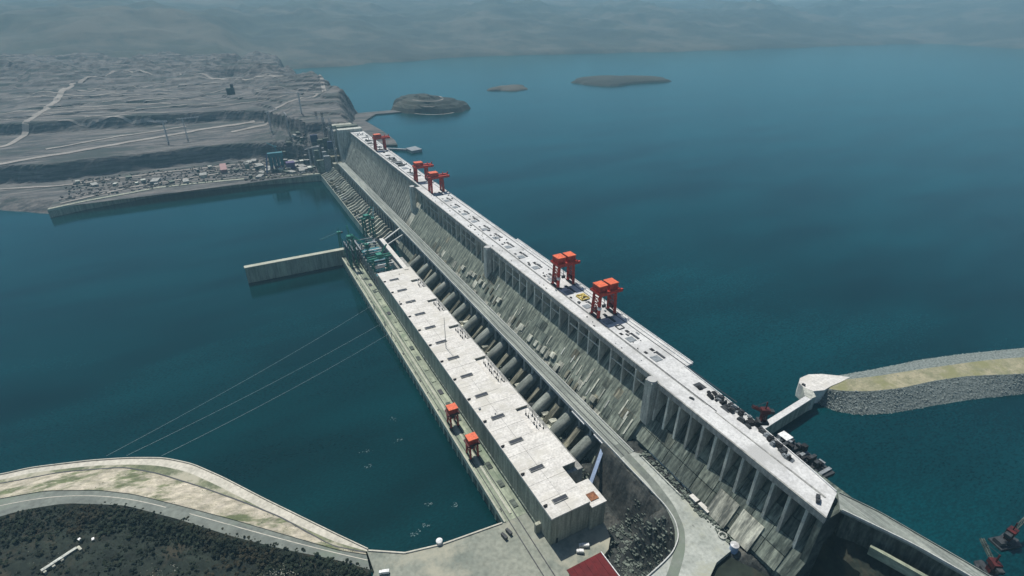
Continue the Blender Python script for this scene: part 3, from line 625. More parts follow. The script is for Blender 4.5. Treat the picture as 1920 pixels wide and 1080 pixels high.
# tailrace platform along the river
td = thing('tailrace_platform', 'narrow mossy concrete platform between the powerhouse wall and the dark river', 'platform', (-178, 292, 16), world=True)
MB().box(-187.5, -165.6, 290.3, 960, 12.5, 16.06).build('slab', M['moss'], td)
MB().box(-189.2, -187.52, 290.3, 960, 11, 16.9).build('parapet', M['ledge'], td)
MB().box(-188.3, -165.7, 291, 960, -6, 12.5).build('front_wall', M['face_dark'], td)
pi_ = MB().extrude_y([(-189.0, -6), (-189.0, 12.4), (-186.8, 12.4), (-186.8, -6)], -1.2, 1.2).mesh('pier', M['ledge'])
y = 296
while y < 955: put('pier', pi_, td, (0, y, 0)); y += 12.77
for x in (-184.5, -176.5): MB().box(x - 0.4, x + 0.4, 150, 960, 16.07, 16.35).build('crane_rail', M['steel_dark'], td)
MB().box(-180.8, -178.6, 296, 960, 16.07, 16.8).build('slot_kerb', M['ledge'], td)
for k in range(24):
    y = 300 + 26 * k; MB().box(-174.5, -169.5, y, y + 9, 16.07, 16.9).build('gate_cover', random.choice([M['face_dark'], M['moss'], M['steel_dark']]), td)
for k in range(26):
    y = 300 + random.uniform(0, 640); MB().box(-187 + random.random(), -185.6, y, y + random.uniform(1, 4), 16.1, 17.2).build('site_crate', M['steel_dark'], td)
gw = thing('guide_wall', 'grey concrete guide wall jutting into the river from the far end of the powerhouse', 'wall', (-262, 938, 0), world=True)
MB().box(-347, -180, 934, 943, -6, 28).build('wall', M['wall'], gw)
MB().box(-347.6, -180, 933.5, 943.5, 28, 29.2).build('coping', M['ledge'], gw)
for k in range(11): MB().box(-346.5 + 15.2 * k, -332.0 + 15.2 * k, 933.45, 934, 1.5, 27.6).build('wall_panel', M['wall'], gw)

# stilling basin of the spillway: ridged apron of training walls
sb = thing('spillway_apron', 'ridged grey concrete apron at the foot of the spillway, cluttered with formwork', 'apron', (-100, 960, 0), world=True)
MB().box(-117, -84.2, 960.2, 1500, -6, 12).build('slab', M['face_dark'], sb)
MB().box(-118.2, -117, 960.2, 1500, -6, 17).build('edge_wall', M['face_pale'], sb)
rg = MB().extrude_y([(-117, 12), (-117, 18), (-100, 24), (-86, 34), (-82, 34), (-82, 12)], -1.4, 1.4).mesh('training_wall', M['face_pale'])
for k in range(34): put('training_wall', rg, sb, (0, 968 + 15.9 * k, 0))
fw = [MB().box(-3, 3, -2.4, 2.4, 0, h).mesh('formwork', M[m]) for h, m in ((6, 'face_pale'), (9, 'steel_grey'), (12, 'face_brown'), (4, 'purple'), (7, 'steel_dark'))]
for k in range(120):
    put('formwork', random.choice(fw), sb, (random.uniform(-114, -88), random.uniform(965, 1495), 12), scl=(random.uniform(0.4, 1.2), random.uniform(0.4, 1.1), 1))

# far quay wall, right-bank monoliths
qw = thing('quay_wall', 'low pale quay wall curving along the far shore of the river', 'wall', (-400, 1500, 0), world=True)
qp = [(-708, 1490), (-640, 1520), (-560, 1540), (-500, 1560), (-420, 1556), (-300, 1540), (-200, 1520), (-118, 1500)]
qm = MB()
for i, ((x0, y0), (x1, y1)) in enumerate(zip(qp[:-1], qp[1:])):
    qs = MB().prism([(x0, y0), (x1, y1), (x1, y1 + 14), (x0, y0 + 14)], -6, 18.6 + 0.05 * (i % 2)); qs.build('wall_section', M['wall'], qw)
    MB().prism([(x0, y0 - 0.8), (x1, y1 - 0.8), (x1, y1 - 0.02), (x0, y0 - 0.02)], 15, 19.6).build('coping', M['ledge'], qw)
fill = MB().prism([(-708, 1503)] + [(x, y + 13.9) for x, y in qp] + [(-118, 1700), (-708, 1640)], -6, 17.6).build('quay_fill', M['soil']); structure(fill)
mo = thing('right_bank_monoliths', 'row of unfinished tall concrete blocks where the dam meets the far bank', 'dam blocks', (0, 1560, 60), world=True)
hts = [119, 112, 119, 104, 98, 110, 92, 100, 86, 95, 90, 84, 100]
for k, h in enumerate(hts):
    MB().box(-55 + 3 * (k % 3), 8, 1503 + 24 * k, 1525.4 + 24 * k, 10, h + 8).build('concrete_block', random.choice([M['face_pale'], M['face'], M['rib']]), mo)
    MB().box(-80, -56, 1503 + 24 * k, 1525.4 + 24 * k, 8, 40 + 14 * (k % 3)).build('concrete_block', random.choice([M['face_pale'], M['face'], M['face_brown']]), mo)

for k in range(22):
    x, y, a, b, h = random.uniform(-118, -62), 1506 + 11.5 * k, random.uniform(5, 11), random.uniform(4, 5.6), random.uniform(20, 78)
    MB().box(x - a, x + a, y - b, y + b, 8, 18 + h).build('concrete_block', M[random.choice(['face_dark', 'face', 'steel_dark', 'steel_grey', 'steel_blue', 'face_pale'])], mo)
for k in range(8): MB().lattice((-70 + 5 * (k % 3), 1510 + 36 * k, 20), (-70 + 5 * (k % 3), 1510 + 36 * k, 130 + 8 * (k % 3)), 4, 12, 0.8).build('hoist_tower', M['steel_dark' if k % 2 else 'tank'], mo)
# ------------------------------------------------------------------ breakwater on the reservoir
bw = thing('rubble_breakwater', 'curved rubble stone breakwater with a dry grassy top in the reservoir', 'breakwater', (250, 190, 69), world=True)
wl = [(127, 236, 62), (126.5, 222, 62), (129, 209, 62), (142, 195, 62), (166, 183.5, 62), (195, 174, 62), (257, 157, 62), (327, 135, 62), (700, 10, 62)]
rl = [(138, 236, 83.8), (139, 230, 84), (144, 224, 84), (170.4, 208.4, 84), (203.8, 196.2, 84), (246.1, 187.2, 84), (284.6, 175.7, 84), (338.5, 151, 84), (712, 30, 84)]
rm = [(142, 238, 84), (150, 236.5, 84.4), (161.1, 232.8, 84.6), (204.3, 217.8, 84.6), (247.1, 206.4, 84.6), (295.2, 192, 84.6), (334.4, 180, 84.6), (373, 165, 84.6), (735, 48, 84.6)]
rh = [(142, 241, 83.5), (152, 241, 83.6), (165.7, 239.2, 83.8), (218, 225.8, 84), (276.1, 213.3, 84), (330, 197.1, 84), (395.1, 173.9, 84), (745, 62, 84)]
wh = [(142, 248, 60), (160, 254, 60), (180, 254, 60), (230, 246, 60), (290, 233, 60), (345, 216, 60), (410, 194, 60), (760, 80, 60)]
for nm, ls, mm, sb_ in (('stone_slope', [wl, rl], 'rubble', 10), ('grassy_top', [rl, rm], 'ridge', 5), ('stone_shoulder', [rm, rh], 'rubble', 4), ('stone_slope', [rh, wh], 'rubble', 8)):
    o = loft(nm, ls, M[mm], sub=sb_, noise=0.5, ns=7); o.parent = bw; o.matrix_parent_inverse = Matrix.Translation((-250, -190, -69))
LW, LR, LH, LV = resample(wl, 400), resample(rl, 400), resample(rh, 400), resample(wh, 400)
st = MB(); ico = [(0, 0, 1), (.9, 0, .3), (.28, .85, .3), (-.72, .53, .3), (-.72, -.53, .3), (.28, -.85, .3), (0, 0, -.6)]
icf = [(0, i, i % 5 + 1) for i in range(1, 6)] + [(6, i % 5 + 1, i) for i in range(1, 6)]
def stone(p, s):
    a = random.uniform(0, 6.28); c, d = math.cos(a) * s, math.sin(a) * s; k = random.uniform(0.5, 0.9)
    st.add([(p[0] + x * c - y * d, p[1] + (x * d + y * c) * random.uniform(.8, 1.2), p[2] + z * s * k) for x, y, z in ico], icf)
for _ in range(13000):
    i = int(400 * random.random() ** 1.25 * 0.6); t = random.random()
    q_ = random.random()
    if q_ < 0.22: p = LR[i] * (0.5 - t * .5) + LH[i] * (0.5 + t * 0.5)
    elif q_ < 0.82: p = LW[i] * (1 - t) + LR[i] * t
    else: p = LH[i] * (1 - t * 0.6) + LV[i] * t * 0.6
    stone(p, random.uniform(0.3, 0.6 if random.random() < .8 else 1.2))
so_ = st.build('stones', M['rubble'], bw); so_['kind'] = 'stuff'
jw = thing('jetty_wall', 'white-topped concrete jetty wall linking the dam crest to the stone breakwater', 'jetty', (80, 226, 69), world=True)
MB().prism([(9.6, 217), (112, 227), (112, 232), (9.6, 222)], 60, 83.4).build('wall', M['wall'], jw)
MB().prism([(9.6, 216.6), (112.5, 226.6), (112.5, 232.4), (9.6, 222.4)], 83.4, 84.4).build('coping', M['deck'], jw)
MB().prism([(110, 227), (118, 226.5), (127, 238), (121, 243), (110, 233)], 60, 84.6).build('link_wall', M['rib'], jw)
pad = [(120, 241), (122, 248), (130, 253), (143, 253), (156, 247), (170, 236), (176, 230), (160, 229.5), (146, 230), (134, 229), (123, 233)]
MB().prism(pad, 66, 84.9).build('head_pad', M['roof'], jw)
MB().box(121.5, 123.5, 242, 245, 84.9, 86.6).build('bollard', M['steel_dark'], jw)

# access bridge from the near end of the dam
ab = thing('access_bridge', 'narrow grey access bridge leaving the near end of the dam crest', 'bridge', (-6, 90, 119), world=True)
dk = [(-10.5, 128), (-20.5, 119.3), (-13, 100), (-6.5, 84), (1.0, 54), (12, -20), (21, -20), (10, 54), (3.5, 84), (-1.5, 110), (-6.5, 128)]
MB().prism([(-22, 118.9), (-12, 94), (-6.5, 80), (0, 54), (12, -20), (22, -20), (9.5, 54), (4, 80), (-1, 105), (-9.8, 128.8)], 116.6, 118.7).build('bridge_deck', M['bridge'], ab)
wall_line([(-21.6, 118, 118.2), (-12, 94, 118.2), (-6.5, 80, 118.2), (0, 54, 118.2), (12, -20, 118.2)], 0.7, 1.8, 40).build('guard_rail', M['bridge_edge'], ab)
wall_line([(-9.3, 128, 118.2), (-0.6, 105, 118.2), (4.3, 80, 118.2), (9.8, 54, 118.2), (22, -20, 118.2)], 0.5, 1.4, 40).build('guard_rail', M['bridge'], ab)
MB().prism([(-18, 117), (-9, 94), (-3.5, 80), (3, 54), (15, -20), (19, -20), (6.5, 54), (1, 80), (-4, 105), (-12, 126)], 60, 116.5).build('support_wall', M['face_dark'], ab)
lw = thing('retaining_wall', 'low mossy retaining wall on the slope under the access bridge', 'wall', (-15, 70, 95), world=True)
wall_line([(-17, 97, 98), (-14, 86, 98.5), (-9, 68, 99), (-2, 46, 99)], 2.6, 7, 24).build('wall', M['moss'], lw)

# ------------------------------------------------------------------ cranes
def crest_crane(name, label, loc, group, big=True):
    r = thing(name, label, 'gantry crane', loc, group)
    H1 = 27
    for sx in (-11, 11):
        for sy in (-6, 6):
            MB().bar((sx, sy, 1.5), (sx * 0.93, sy * 0.9, H1), 3.0, 3.0).build('leg', M['steel_red'], r)
        MB().box(sx - 1.6, sx + 1.6, -8.5, 8.5, 0.35, 1.7).build('bogie', M['steel_dark'], r)
        b = MB(); 
        for z0, z1 in ((3, 10), (10, 17), (17, 24)):
            b.bar((sx, -5.6, z0), (sx, 5.6, z1), 0.9).bar((sx, 5.6, z0), (sx, -5.6, z1), 0.9).bar((sx, -5.6, z1), (sx, 5.6, z1), 1.0)
        b.build('bracing', M['steel_red'], r)
        MB().box(sx - 2.6, sx + 2.6, -3.6, 3.6, 7, 10).build('stair_landing', M['steel_dkred'], r)
    MB().box(-11.5, 19, -6.6, -4.6, H1, H1 + 3.2).build('main_girder', M['steel_red'], r)
    MB().box(-11.5, 19, 4.6, 6.6, H1, H1 + 3.2).build('main_girder', M['steel_red'], r)
    MB().box(-14.5, 14.5, -8.2, 8.2, H1 + 3.2, H1 + 4.0).build('platform', M['steel_red'], r)
    hr = MB()
    for sx in (-14.3, 14.3): hr.box(sx - 0.15, sx + 0.15, -8.2, 8.2, H1 + 4.0, H1 + 5.2)
    for sy in (-8.1, 8.1): hr.box(-14.3, 14.3, sy - 0.15, sy + 0.15, H1 + 4.0, H1 + 5.2)
    hr.build('handrail', M['steel_red'], r)
    for x in (-7.2, 6.8):
        w = MB().box(x - 5.4, x + 5.4, -6, 6, H1 + 4.0, H1 + 11.5).build('winch_house', M['steel_red'], r)
        MB().box(x - 5.7, x + 5.7, -6.3, 6.3, H1 + 11.5, H1 + 12.3).build('house_roof', M['steel_sunlit'], r)
    MB().box(11, 16, 2, 7, H1 - 5, H1).build('cab', M['steel_red'], r)
    hk = MB().bar((0, 0, 12), (0, 0, H1), 0.5).box(-2, 2, -1.2, 1.2, 9, 12); hk.build('hook_block', M['steel_dark'], r)
    MB().box(-13.2, -9.6, -8.5, -5.5, 12, 15).build('machine_box', M['white'], r)
    return r
gname = 'red gantry cranes on the dam crest'
cr = crest_crane('gantry_crane', 'red gantry crane with twin roofs tinted sunlit orange, nearer of the two close together mid crest', (-6.5, 405, 119), gname)
KIDS[cr.name] = list(cr.children)
c2 = copy_tree(cr); c2.location = (-6.5, 486, 119); c2['label'] = 'red gantry crane with twin roofs tinted sunlit orange just beyond the yellow frame on the crest'
# open-frame gantries further along
def open_crane(label, loc, lean):
    r = thing('portal_crane', label, 'gantry crane', loc, gname)
    H1 = 26
    for sx in (-11, 11):
        for sy in (-7, 7): MB().bar((sx, sy, 1.2), (sx * 0.95, sy * 0.8, H1), 3.4).build('leg', M['steel_red'], r)
        MB().box(sx - 1.4, sx + 1.4, -9, 9, 0.3, 1.5).build('bogie', M['steel_dark'], r)
        MB().bar((sx, -6.6, 14), (sx, 6.6, 14), 1.5).build('tie_beam', M['steel_red'], r)
    for sy in (-5.8, 5.8): MB().box(-14, 24, sy - 1.8, sy + 1.8, H1, H1 + 4).build('main_girder', M['steel_red'], r)
    for x in (-13, -4, 5, 14, 23): MB().box(x - 0.8, x + 0.8, -4.6, 4.6, H1 + 0.4, H1 + 2.4).build('cross_tie', M['steel_red'], r)
    MB().box(-12, 3, -6, 6, H1 + 4, H1 + 10).build('trolley', M['steel_red'], r)
    MB().box(-12.3, 3.3, -6.3, 6.3, H1 + 10, H1 + 10.8).build('trolley_roof', M['steel_sunlit'] if lean else M['steel_red'], r)
    for x in (5, 14, 23): MB().bar((x, 0, H1 + 2.4), (x, 0, H1 + 8.5), 1.4).build('post', M['steel_red'], r)
    return r
o1 = open_crane('red open-frame gantry crane, nearer one of the pair at the spillway end of the crest', (-9, 905, 119), True)
KIDS[o1.name] = list(o1.children)
for loc, lb in (((-9, 985, 119), 'red open-frame gantry crane behind its twin where the spillway deck begins'), ((-9, 1270, 119), 'farthest red gantry crane, alone on the hazy far stretch of the crest')):
    c = copy_tree(o1); c.location = loc; c['label'] = lb
# tailrace cranes
def tail_crane(label, loc):
    r = thing('tailrace_crane', label, 'gantry crane', loc, 'red cranes on the tailrace platform')
    for sx in (-4, 4):
        for sy in (-5, 5): MB().bar((sx, sy, 0.8), (sx, sy * 0.85, 17), 1.6).build('leg', M['steel_red'], r)
        MB().box(sx - 0.9, sx + 0.9, -6.5, 6.5, 0.3, 1.2).build('bogie', M['steel_dark'], r)
        MB().bar((sx, -4.6, 4), (sx, 4.6, 14), 0.7).bar((sx, 4.6, 4), (sx, -4.6, 14), 0.7).build('bracing', M['steel_red'], r)
    MB().box(-6.4, 6.4, -6, 6, 17, 18.6).build('platform', M['steel_dkred'], r)
    MB().box(-5, 5, -4.6, 4.6, 18.6, 24).build('winch_house', M['steel_red'], r)
    MB().box(-5.3, 5.3, -5, 5, 24, 24.8).build('house_roof', M['steel_sunlit'], r)
    MB().box(-6.6, -5.0, -3, 1, 13, 17).build('cab', M['steel_red'], r)
    MB().box(-2, 2, -1, 1, 9, 13).bar((0, 0, 13), (0, 0, 17), 0.5).build('hook_block', M['steel_dark'], r)
    return r
t1 = tail_crane('red boxy tailrace crane on the river platform, nearer one to the plaza', (-180.5, 377, 16.3)); KIDS[t1.name] = list(t1.children)
t2 = copy_tree(t1); t2.location = (-180.5, 428, 16.3); t2['label'] = 'red boxy tailrace crane on the river platform, the one further up the platform'
# derricks
def derrick(label, loc, rz, h, jl, jup, m, jm):
    r = thing('derrick_crane', label, 'crane', loc, None, rz)
    MB().box(-4, 4, -4, 4, 0, 2).build('base', M['steel_dark'], r)
    MB().lattice((0, 0, 2), (0, 0, h), 3.4, 5, 0.7).build('tower', M[m], r)
    MB().box(-3.4, 3.4, -2.6, 2.6, h, h + 4).build('machine_house', M[m], r)
    MB().lattice((2, 0, h + 2), (2 + jl, 0, h + 2 + jup), 1.8, 9, 0.45).build('jib', M[jm], r)
    MB().bar((0, 0, h + 4), (0, 0, h + 11), 0.8).build('mast_head', M[m], r)
    MB().bar((0, 0, h + 11), (2 + jl * .9, 0, h + 2 + jup * .9), 0.25).build('stay', M['steel_dark'], r)
    MB().box(-7, -3.4, -2, 2, h, h + 2.6).build('counterweight', M['steel_dark'], r)
    return r
derrick('small dark red derrick crane at the upstream edge where the jetty leaves the dam', (3, 203, 119), 2.6, 10, 9, 4, 'steel_dkred', 'steel_dkred')

def barge(label, lb2, loc, rz, jm):
    b = thing('crane_barge', label, 'barge', loc, None, rz)
    MB().prism([(-9, -5), (9, -5), (12, 0), (9, 5), (-9, 5)], -0.6, 1.6).build('hull', M['steel_dark'], b)
    MB().box(-8, -3, -3, 3, 1.6, 5).build('deck_house', M['steel_dark'], b)
    derrick(lb2, (loc[0] + 2, loc[1], loc[2] + 1.6), rz + .3, 8, 14, 5, 'steel_dkred', jm)
barge('dark crane barge floating off the access bridge, farther one', 'dark red derrick with a grey jib on the farther barge', (108, 63, 69), -.3, 'face_dark')
barge('dark crane barge beside the end of the access bridge', 'dark red derrick with a grey jib on the barge beside the access bridge', (67, 56, 69), .7, 'face_dark')
# yellow lifting frame between the two near cranes
yf = thing('lifting_frame', 'yellow steel lifting frame lying on the crest between two red cranes', 'frame', (-4.5, 447, 119.1))
for a, b in (((-5, -6, .8), (5, -6, .8)), ((-5, 6, .8), (5, 6, .8)), ((-5, -6, .8), (-5, 6, .8)), ((5, -6, .8), (5, 6, .8)), ((-5, 0, .8), (5, 0, .8))):
    MB().bar(a, b, 1.6, 1.6).build('beam', M['yellow'], yf)
MB().bar((-4.5, -5, 2.2), (4.5, 5, 2.2), 1.2).bar((-4.5, 5, 2.4), (4.5, -5, 2.4), 1.2).build('brace', M['yellow'], yf)
# work barge and clutter upstream of the near deck
wb = thing('work_platform', 'dark cluttered steel work platform outside the crest beyond the dark red derrick', 'platform', (10, 175, 100), world=True)
MB().prism([(1.5, 198), (29, 198), (27, 150), (-2.5, 152)], 97, 100).build('platform_deck', M['steel_dark'], wb)
for k in range(7):
    MB().box(4, 27, 153 + 6.6 * k, 155.6 + 6.6 * k, 100, 101.4 + (k % 3)).build('girder', M['steel_dark'] if k % 3 else M['steel_grey'], wb)
for k in range(22):
    x, y = random.uniform(2, 24), random.uniform(153, 193); MB().box(x, x + random.uniform(1.5, 5), y, y + random.uniform(1.5, 5), 101.5, 104 + random.uniform(0, 3)).build('equipment_box', random.choice([M['steel_dark'], M['steel_dark'], M['black'], M['steel_grey']]), wb)
MB().box(19, 27, 188, 197, 100, 104.5).build('cabin', M['white'], wb)
MB().box(4, 11, 150, 155, 102, 104).build('timber_stack', M['face_pale'], wb)
for k in range(4): MB().tube((26, 154 + 13 * k, 66), (26, 154 + 13 * k, 97), 0.9, 8).build('pile', M['steel_dark'], wb)
# stacks of steel on the crest
stk = [MB().box(-2.4, 2.4, -3.6, 3.6, 0, 0.8).box(-2.1, 2.2, -3.2, 3.3, 0.8, 1.5).box(-1.2, 2.0, -2.5, 1.8, 1.5, 2.3).mesh('steel_stack', M[m]) for m in ('steel_dark', 'steel_grey', 'black')]
lbl = 'low stack of dark steel plates lying on the pale dam crest'
for k in range(84):
    y = random.choice([random.uniform(160, 262), random.uniform(165, 235), random.uniform(1020, 1480)])
    x = -12 + 11 * random.random() + (y - 215) * 0.04 if y < 300 else random.uniform(-16, 4)
    if y < 200: x = np.interp(y, [150, 200], [-14, -6]) + random.uniform(-3, 2)
    q = random.randrange(3)
    o = put('steel_stack', stk[q], None, (x, y, 119.04), random.uniform(-.3, .3), (random.uniform(.3, .9), random.uniform(.3, 1.0), random.uniform(.5, 1.6)))
    w_ = 'near the dark red derrick' if y < 300 else 'on the far hazy stretch'
    tag(o, 'low stack of ' + ('dark plates', 'grey beams', 'black girders')[q] + ' on the crest ' + w_, 'steel stack', ('dark plate', 'grey beam', 'black girder')[q] + ' stacks on the crest ' + w_)

# green construction cranes round the unfinished end
def green_crane(label, loc, rz, h, w=14):
    r = thing('green_gantry', label, 'gantry crane', loc, 'green cranes at the unfinished powerhouse end', rz)
    for sx in (-w / 2, w / 2):
        for sy in (-5, 5): MB().lattice((sx, sy, 0), (sx, sy * .7, h), 1.8, 6, 0.6).build('leg', M['steel_green'], r)
        MB().box(sx - 1.2, sx + 1.2, -7, 7, -0.2, 1.2).build('bogie', M['steel_dark'], r)
    for sy in (-4, 4): MB().box(-w * .8, w * .8, sy - .9, sy + .9, h, h + 2.4).build('girder', M['steel_green'], r)
    MB().box(-5, 4, -5, 5, h + 2.4, h + 7).build('machine_house', M['steel_green'], r)
    MB().lattice((3, 0, h + 6), (14, 0, h + 20), 1.5, 6, 0.5).build('jib', M['steel_green'], r)
    return r
green_crane('squat green gantry crane at the far corner of the powerhouse roof', (-151, 800, 22.2), 0.1, 38, 24)
green_crane('dark green gantry crane on the river platform past the powerhouse roof', (-178, 880, 16.3), 1.6, 52, 12)
green_crane('green gantry crane on the apron beyond the guide wall', (-118, 1010, 17), 0.4, 36, 16)
derrick('green lattice tower crane rising between the scaffold and the powerhouse roof', (-160, 842, 22.2), 2.4, 44, 26, 16, 'steel_green', 'steel_green')
derrick('dark green lattice crane on the apron edge past the guide wall', (-112, 985, 17), 1.2, 40, 24, 14, 'steel_green', 'steel_teal')
bc = derrick('tall teal slewing crane leaning its boom out over the river above the guide wall', (-182, 962, 16), 3.3, 34, 34, -6, 'steel_green', 'steel_teal')
derrick('teal tower crane standing amid scaffolding on the far side of the river', (-205, 1640, 18), 2.2, 52, 30, 8, 'steel_teal', 'steel_teal')
sc = thing('scaffold_tower', 'dark blue-green scaffold tower between the green cranes and the guide wall', 'scaffold', (-172, 905, 16))
for k in range(5):
    for x in (-9, -3, 3.5, 9): MB().box(x - 1.2, x + 1.2, -26, 26, 6 + 6 * k, 6.4 + 6 * k).build('platform', M['steel_dark' if k % 2 else 'steel_grey'], sc)
for k in range(4): [MB().bar((x, -25 + 12 * k, 0), (x, -13 + 12 * k, 33), .6).build('brace', M['steel_teal'], sc) for x in (-10.5, 10.5)]
for x in (-10.5, -3.5, 3.5, 10.5):
    for y in (-25, -12, 0, 12, 25): MB().bar((x, y, 0), (x, y, 36 + 8 * random.random()), 0.8).build('standard', M['steel_green' if random.random() < .5 else 'steel_dark'], sc)

# ------------------------------------------------------------------ power lines across the river
def wire(p, q, sag, label):
    p = Vector(p); q = Vector(q); n = 26; pts = [p.lerp(q, i / n) + Vector((0, 0, -sag * 4 * (i / n) * (1 - i / n))) for i in range(n + 1)]
    m = MB()
    for a, b in zip(pts[:-1], pts[1:]): m.bar(a, b, 0.11, 0.11)
    return tag(m.build('power_line', M['wire']), label, 'cable', 'power lines over the river')
def pole(name, label, loc, h):
    r = thing(name, label, 'pylon', loc)
    MB().lattice((0, 0, 0), (0, 0, h), 0.9, 5, 0.2).build('tower', M['steel_grey'], r)
    for z in (h - 1.2,): MB().bar((-2.2, 0, z), (1.5, 0, z), 0.4).build('crossarm', M['steel_grey'], r)
    return r
for a_, b_, lb in (((-190, 716, 24), (-507, 548, 18), 'farthest of the thin pale wires sagging low across the river'), ((-190, 660, 24), (-489, 539, 18), 'middle one of the thin pale wires over the river'), ((-190, 628, 24), (-458, 522, 18), 'nearest of the thin pale wires over the river')):
    wire(a_, b_, 4, lb)
    pole('wire_mast', 'short grey mast on the river platform holding ' + {'f': 'the farthest', 'm': 'the middle', 'n': 'the nearest'}[lb[0]] + ' wire', (-188, a_[1], 16.2), 9)
# ------------------------------------------------------------------ foreground buildings and small things
rb = thing('red_roofed_shed', 'low shed with a flat dark red roof beside the plaza', 'shed', (-152, 208, 16), world=True)
MB().box(-167, -137, 186, 221, 15, 23).build('wall', M['wall'], rb)
for k in range(6): MB().box(-168.5 + 5.5 * k, -163.1 + 5.5 * k, 185, 222.5, 23, 23.6 + 0.08 * (k % 2)).build('roof_panel', M['redroof'], rb)
MB().box(-135.4, -134.7, 185, 222.5, 22.6, 24.2).build('gutter', M['white'], rb)
cv = thing('conveyor', 'pale blue covered conveyor sloping down from the trestle road', 'conveyor', (-88, 285, 40), world=True)
MB().bar((-108, 279, 24), (-80, 297, 48), 3.4, 3).build('gallery', M['pale_blue'], cv)
MB().bar((-101, 283.5, 8), (-101, 283.5, 28), 1.2).bar((-90, 290.5, 8), (-90, 290.5, 37), 1.2).build('support', M['steel_dark'], cv)
# huts and walls at the toe of the near stretch
hut_spots = [(-53.5, 208, 7, 4, 'face_pale'), (-53, 197, 10, 4, 'face_pale'), (-41.5, 258, 8, 3, 'white')]
hl_ = ['pale grey hut beside the upper plaza, the shorter of two in line', 'longer pale grey hut in line at the foot of the dam', 'bright white narrow hut at the top end of the trench by the trestle']
for (x, y, l, w, m), lb in zip(hut_spots, hl_):
    h = thing('site_hut', lb, 'hut', (x, y, 53.9), 'site huts below the dam')
    MB().box(-w / 2, w / 2, -l / 2, l / 2, 0, 3).build('wall', M[m], h); MB().box(-w / 2 - .3, w / 2 + .3, -l / 2 - .3, l / 2 + .3, 3, 3.5).build('roof', M['white' if m == 'white' else 'roof'], h)
    MB().box(-w / 2 - .12, -w / 2, -.6, .6, .1, 2.2).build('door', M['steel_dark'], h)
tw = thing('trench_wall', 'straight concrete trench wall between the trestle road and the dam toe', 'wall', (-52, 230, 54), world=True)
MB().box(-50.4, -48.4, 196, 268, 46, 57).build('wall', M['rib'], tw)
MB().box(-60.5, -59.6, 216, 266, 54, 55.6).build('kerb_wall', M['rib'], tw)
MB().box(-59, -50.5, 198, 268, 53.0, 54.05).build('trench_dark_sheet', M['black'], tw)  # flat black sheet on the plaza paints the dark of the trench
pr = thing('pipe_ring', 'pale concrete pipe ring lying among debris by the dam toe', 'pipe', (-59, 172, 54))
t = MB(); n = 18
for i in range(n):
    a0, a1 = 2 * math.pi * i / n, 2 * math.pi * (i + 1) / n
    t.bar((3 * math.cos(a0), 3 * math.sin(a0), .8), (3 * math.cos(a1), 3 * math.sin(a1), .8), .9, 1.4)
t.build('ring', M['rib'], pr)
cu = thing('steel_tank', 'pale blue upright steel tank at the edge of the dark pit', 'tank', (-60, 160, 52))
MB().tube((0, 0, 0), (0, 0, 7), 3.2, 16).build('shell', M['pale_blue'], cu); MB().tube((0, 0, 7), (0, 0, 7.8), 3.3, 16, 1.2).build('lid', M['tank'], cu)
wt = thing('beacon', 'white round beacon on a short post at the water edge of the plaza', 'beacon', (-247, 298, -2))
MB().tube((0, 0, -4), (0, 0, 18), 1.3, 10).build('post', M['rib'], wt); MB().tube((0, 0, 18), (0, 0, 21.5), 2.6, 14).build('lantern', M['white'], wt); MB().tube((0, 0, 21.5), (0, 0, 22.6), 2.8, 14, 0.6).build('cap', M['white'], wt)

def truck(label, loc, rz, m, l=7.5, cat='truck', group=None):
    r = thing('parked_truck' if cat == 'truck' else 'parked_car', label, cat, loc, group, rz)
    if cat == 'truck':
        MB().box(-1.25, 1.25, -l / 2, l / 2 - 2.3, 1.0, 3.4).build('cargo_box', M[m], r)
        MB().box(-1.2, 1.2, l / 2 - 2.1, l / 2, 0.7, 2.9).build('cab', M[m], r)
        MB().box(-1.1, 1.1, l / 2 - 0.05, l / 2 + 0.02, 1.7, 2.6).build('windscreen', M['glass'], r)
    else:
        MB().box(-0.9, 0.9, -2.2, 2.2, 0.35, 0.95).build('body', M[m], r)
        c = MB(); c.add([(-.8, -1.5, .95), (.8, -1.5, .95), (.8, 1.2, .95), (-.8, 1.2, .95), (-.65, -1.0, 1.5), (.65, -1.0, 1.5), (.65, .5, 1.5), (-.65, .5, 1.5)], [(4, 5, 6, 7), (0, 1, 5, 4), (1, 2, 6, 5), (2, 3, 7, 6), (3, 0, 4, 7), (3, 2, 1, 0)]); c.build('cabin', M[m], r)
    for sx in (-1, 1):
        for y in (-l * .32 if cat == 'truck' else -1.4, l * .34 if cat == 'truck' else 1.4):
            MB().tube((sx * 0.95 - .15, y, .45), (sx * 0.95 + .15, y, .45), .45 if cat == 'truck' else .34, 10).build('wheel', M['steel_dark'], r)
    return r
truck('white box truck parked below the powerhouse end wall, larger of the two', (-141, 237.5, 16.05), 1.1, 'white', 8.5)
truck('small white truck parked behind the larger one below the powerhouse end wall', (-147, 234.5, 16.05), 1.0, 'white', 6)
truck('white minibus on the bank road where it meets the plaza', (-296, 293, 16.1), 1.2, 'white', 8)
truck('dark truck parked beside the river platform, nearer the water', (-196, 277, 16.05), 0.2, 'steel_dark', 7)
truck('dark truck parked beside the river platform, nearer the powerhouse', (-190.5, 279, 16.05), 0.2, 'steel_dark', 7)
truck('dark car on the pale crest below the near round tower', (-26, 252, 119.05), 0.3, 'steel_dark', cat='car')
truck('dark car alone on the crest beyond the far pair of hatches', (-24, 720, 119.05), 0.1, 'steel_dark', cat='car')
truck('dark truck standing on the crest near the end block', (-29, 131, 119.05), 2.2, 'steel_dark', 6)
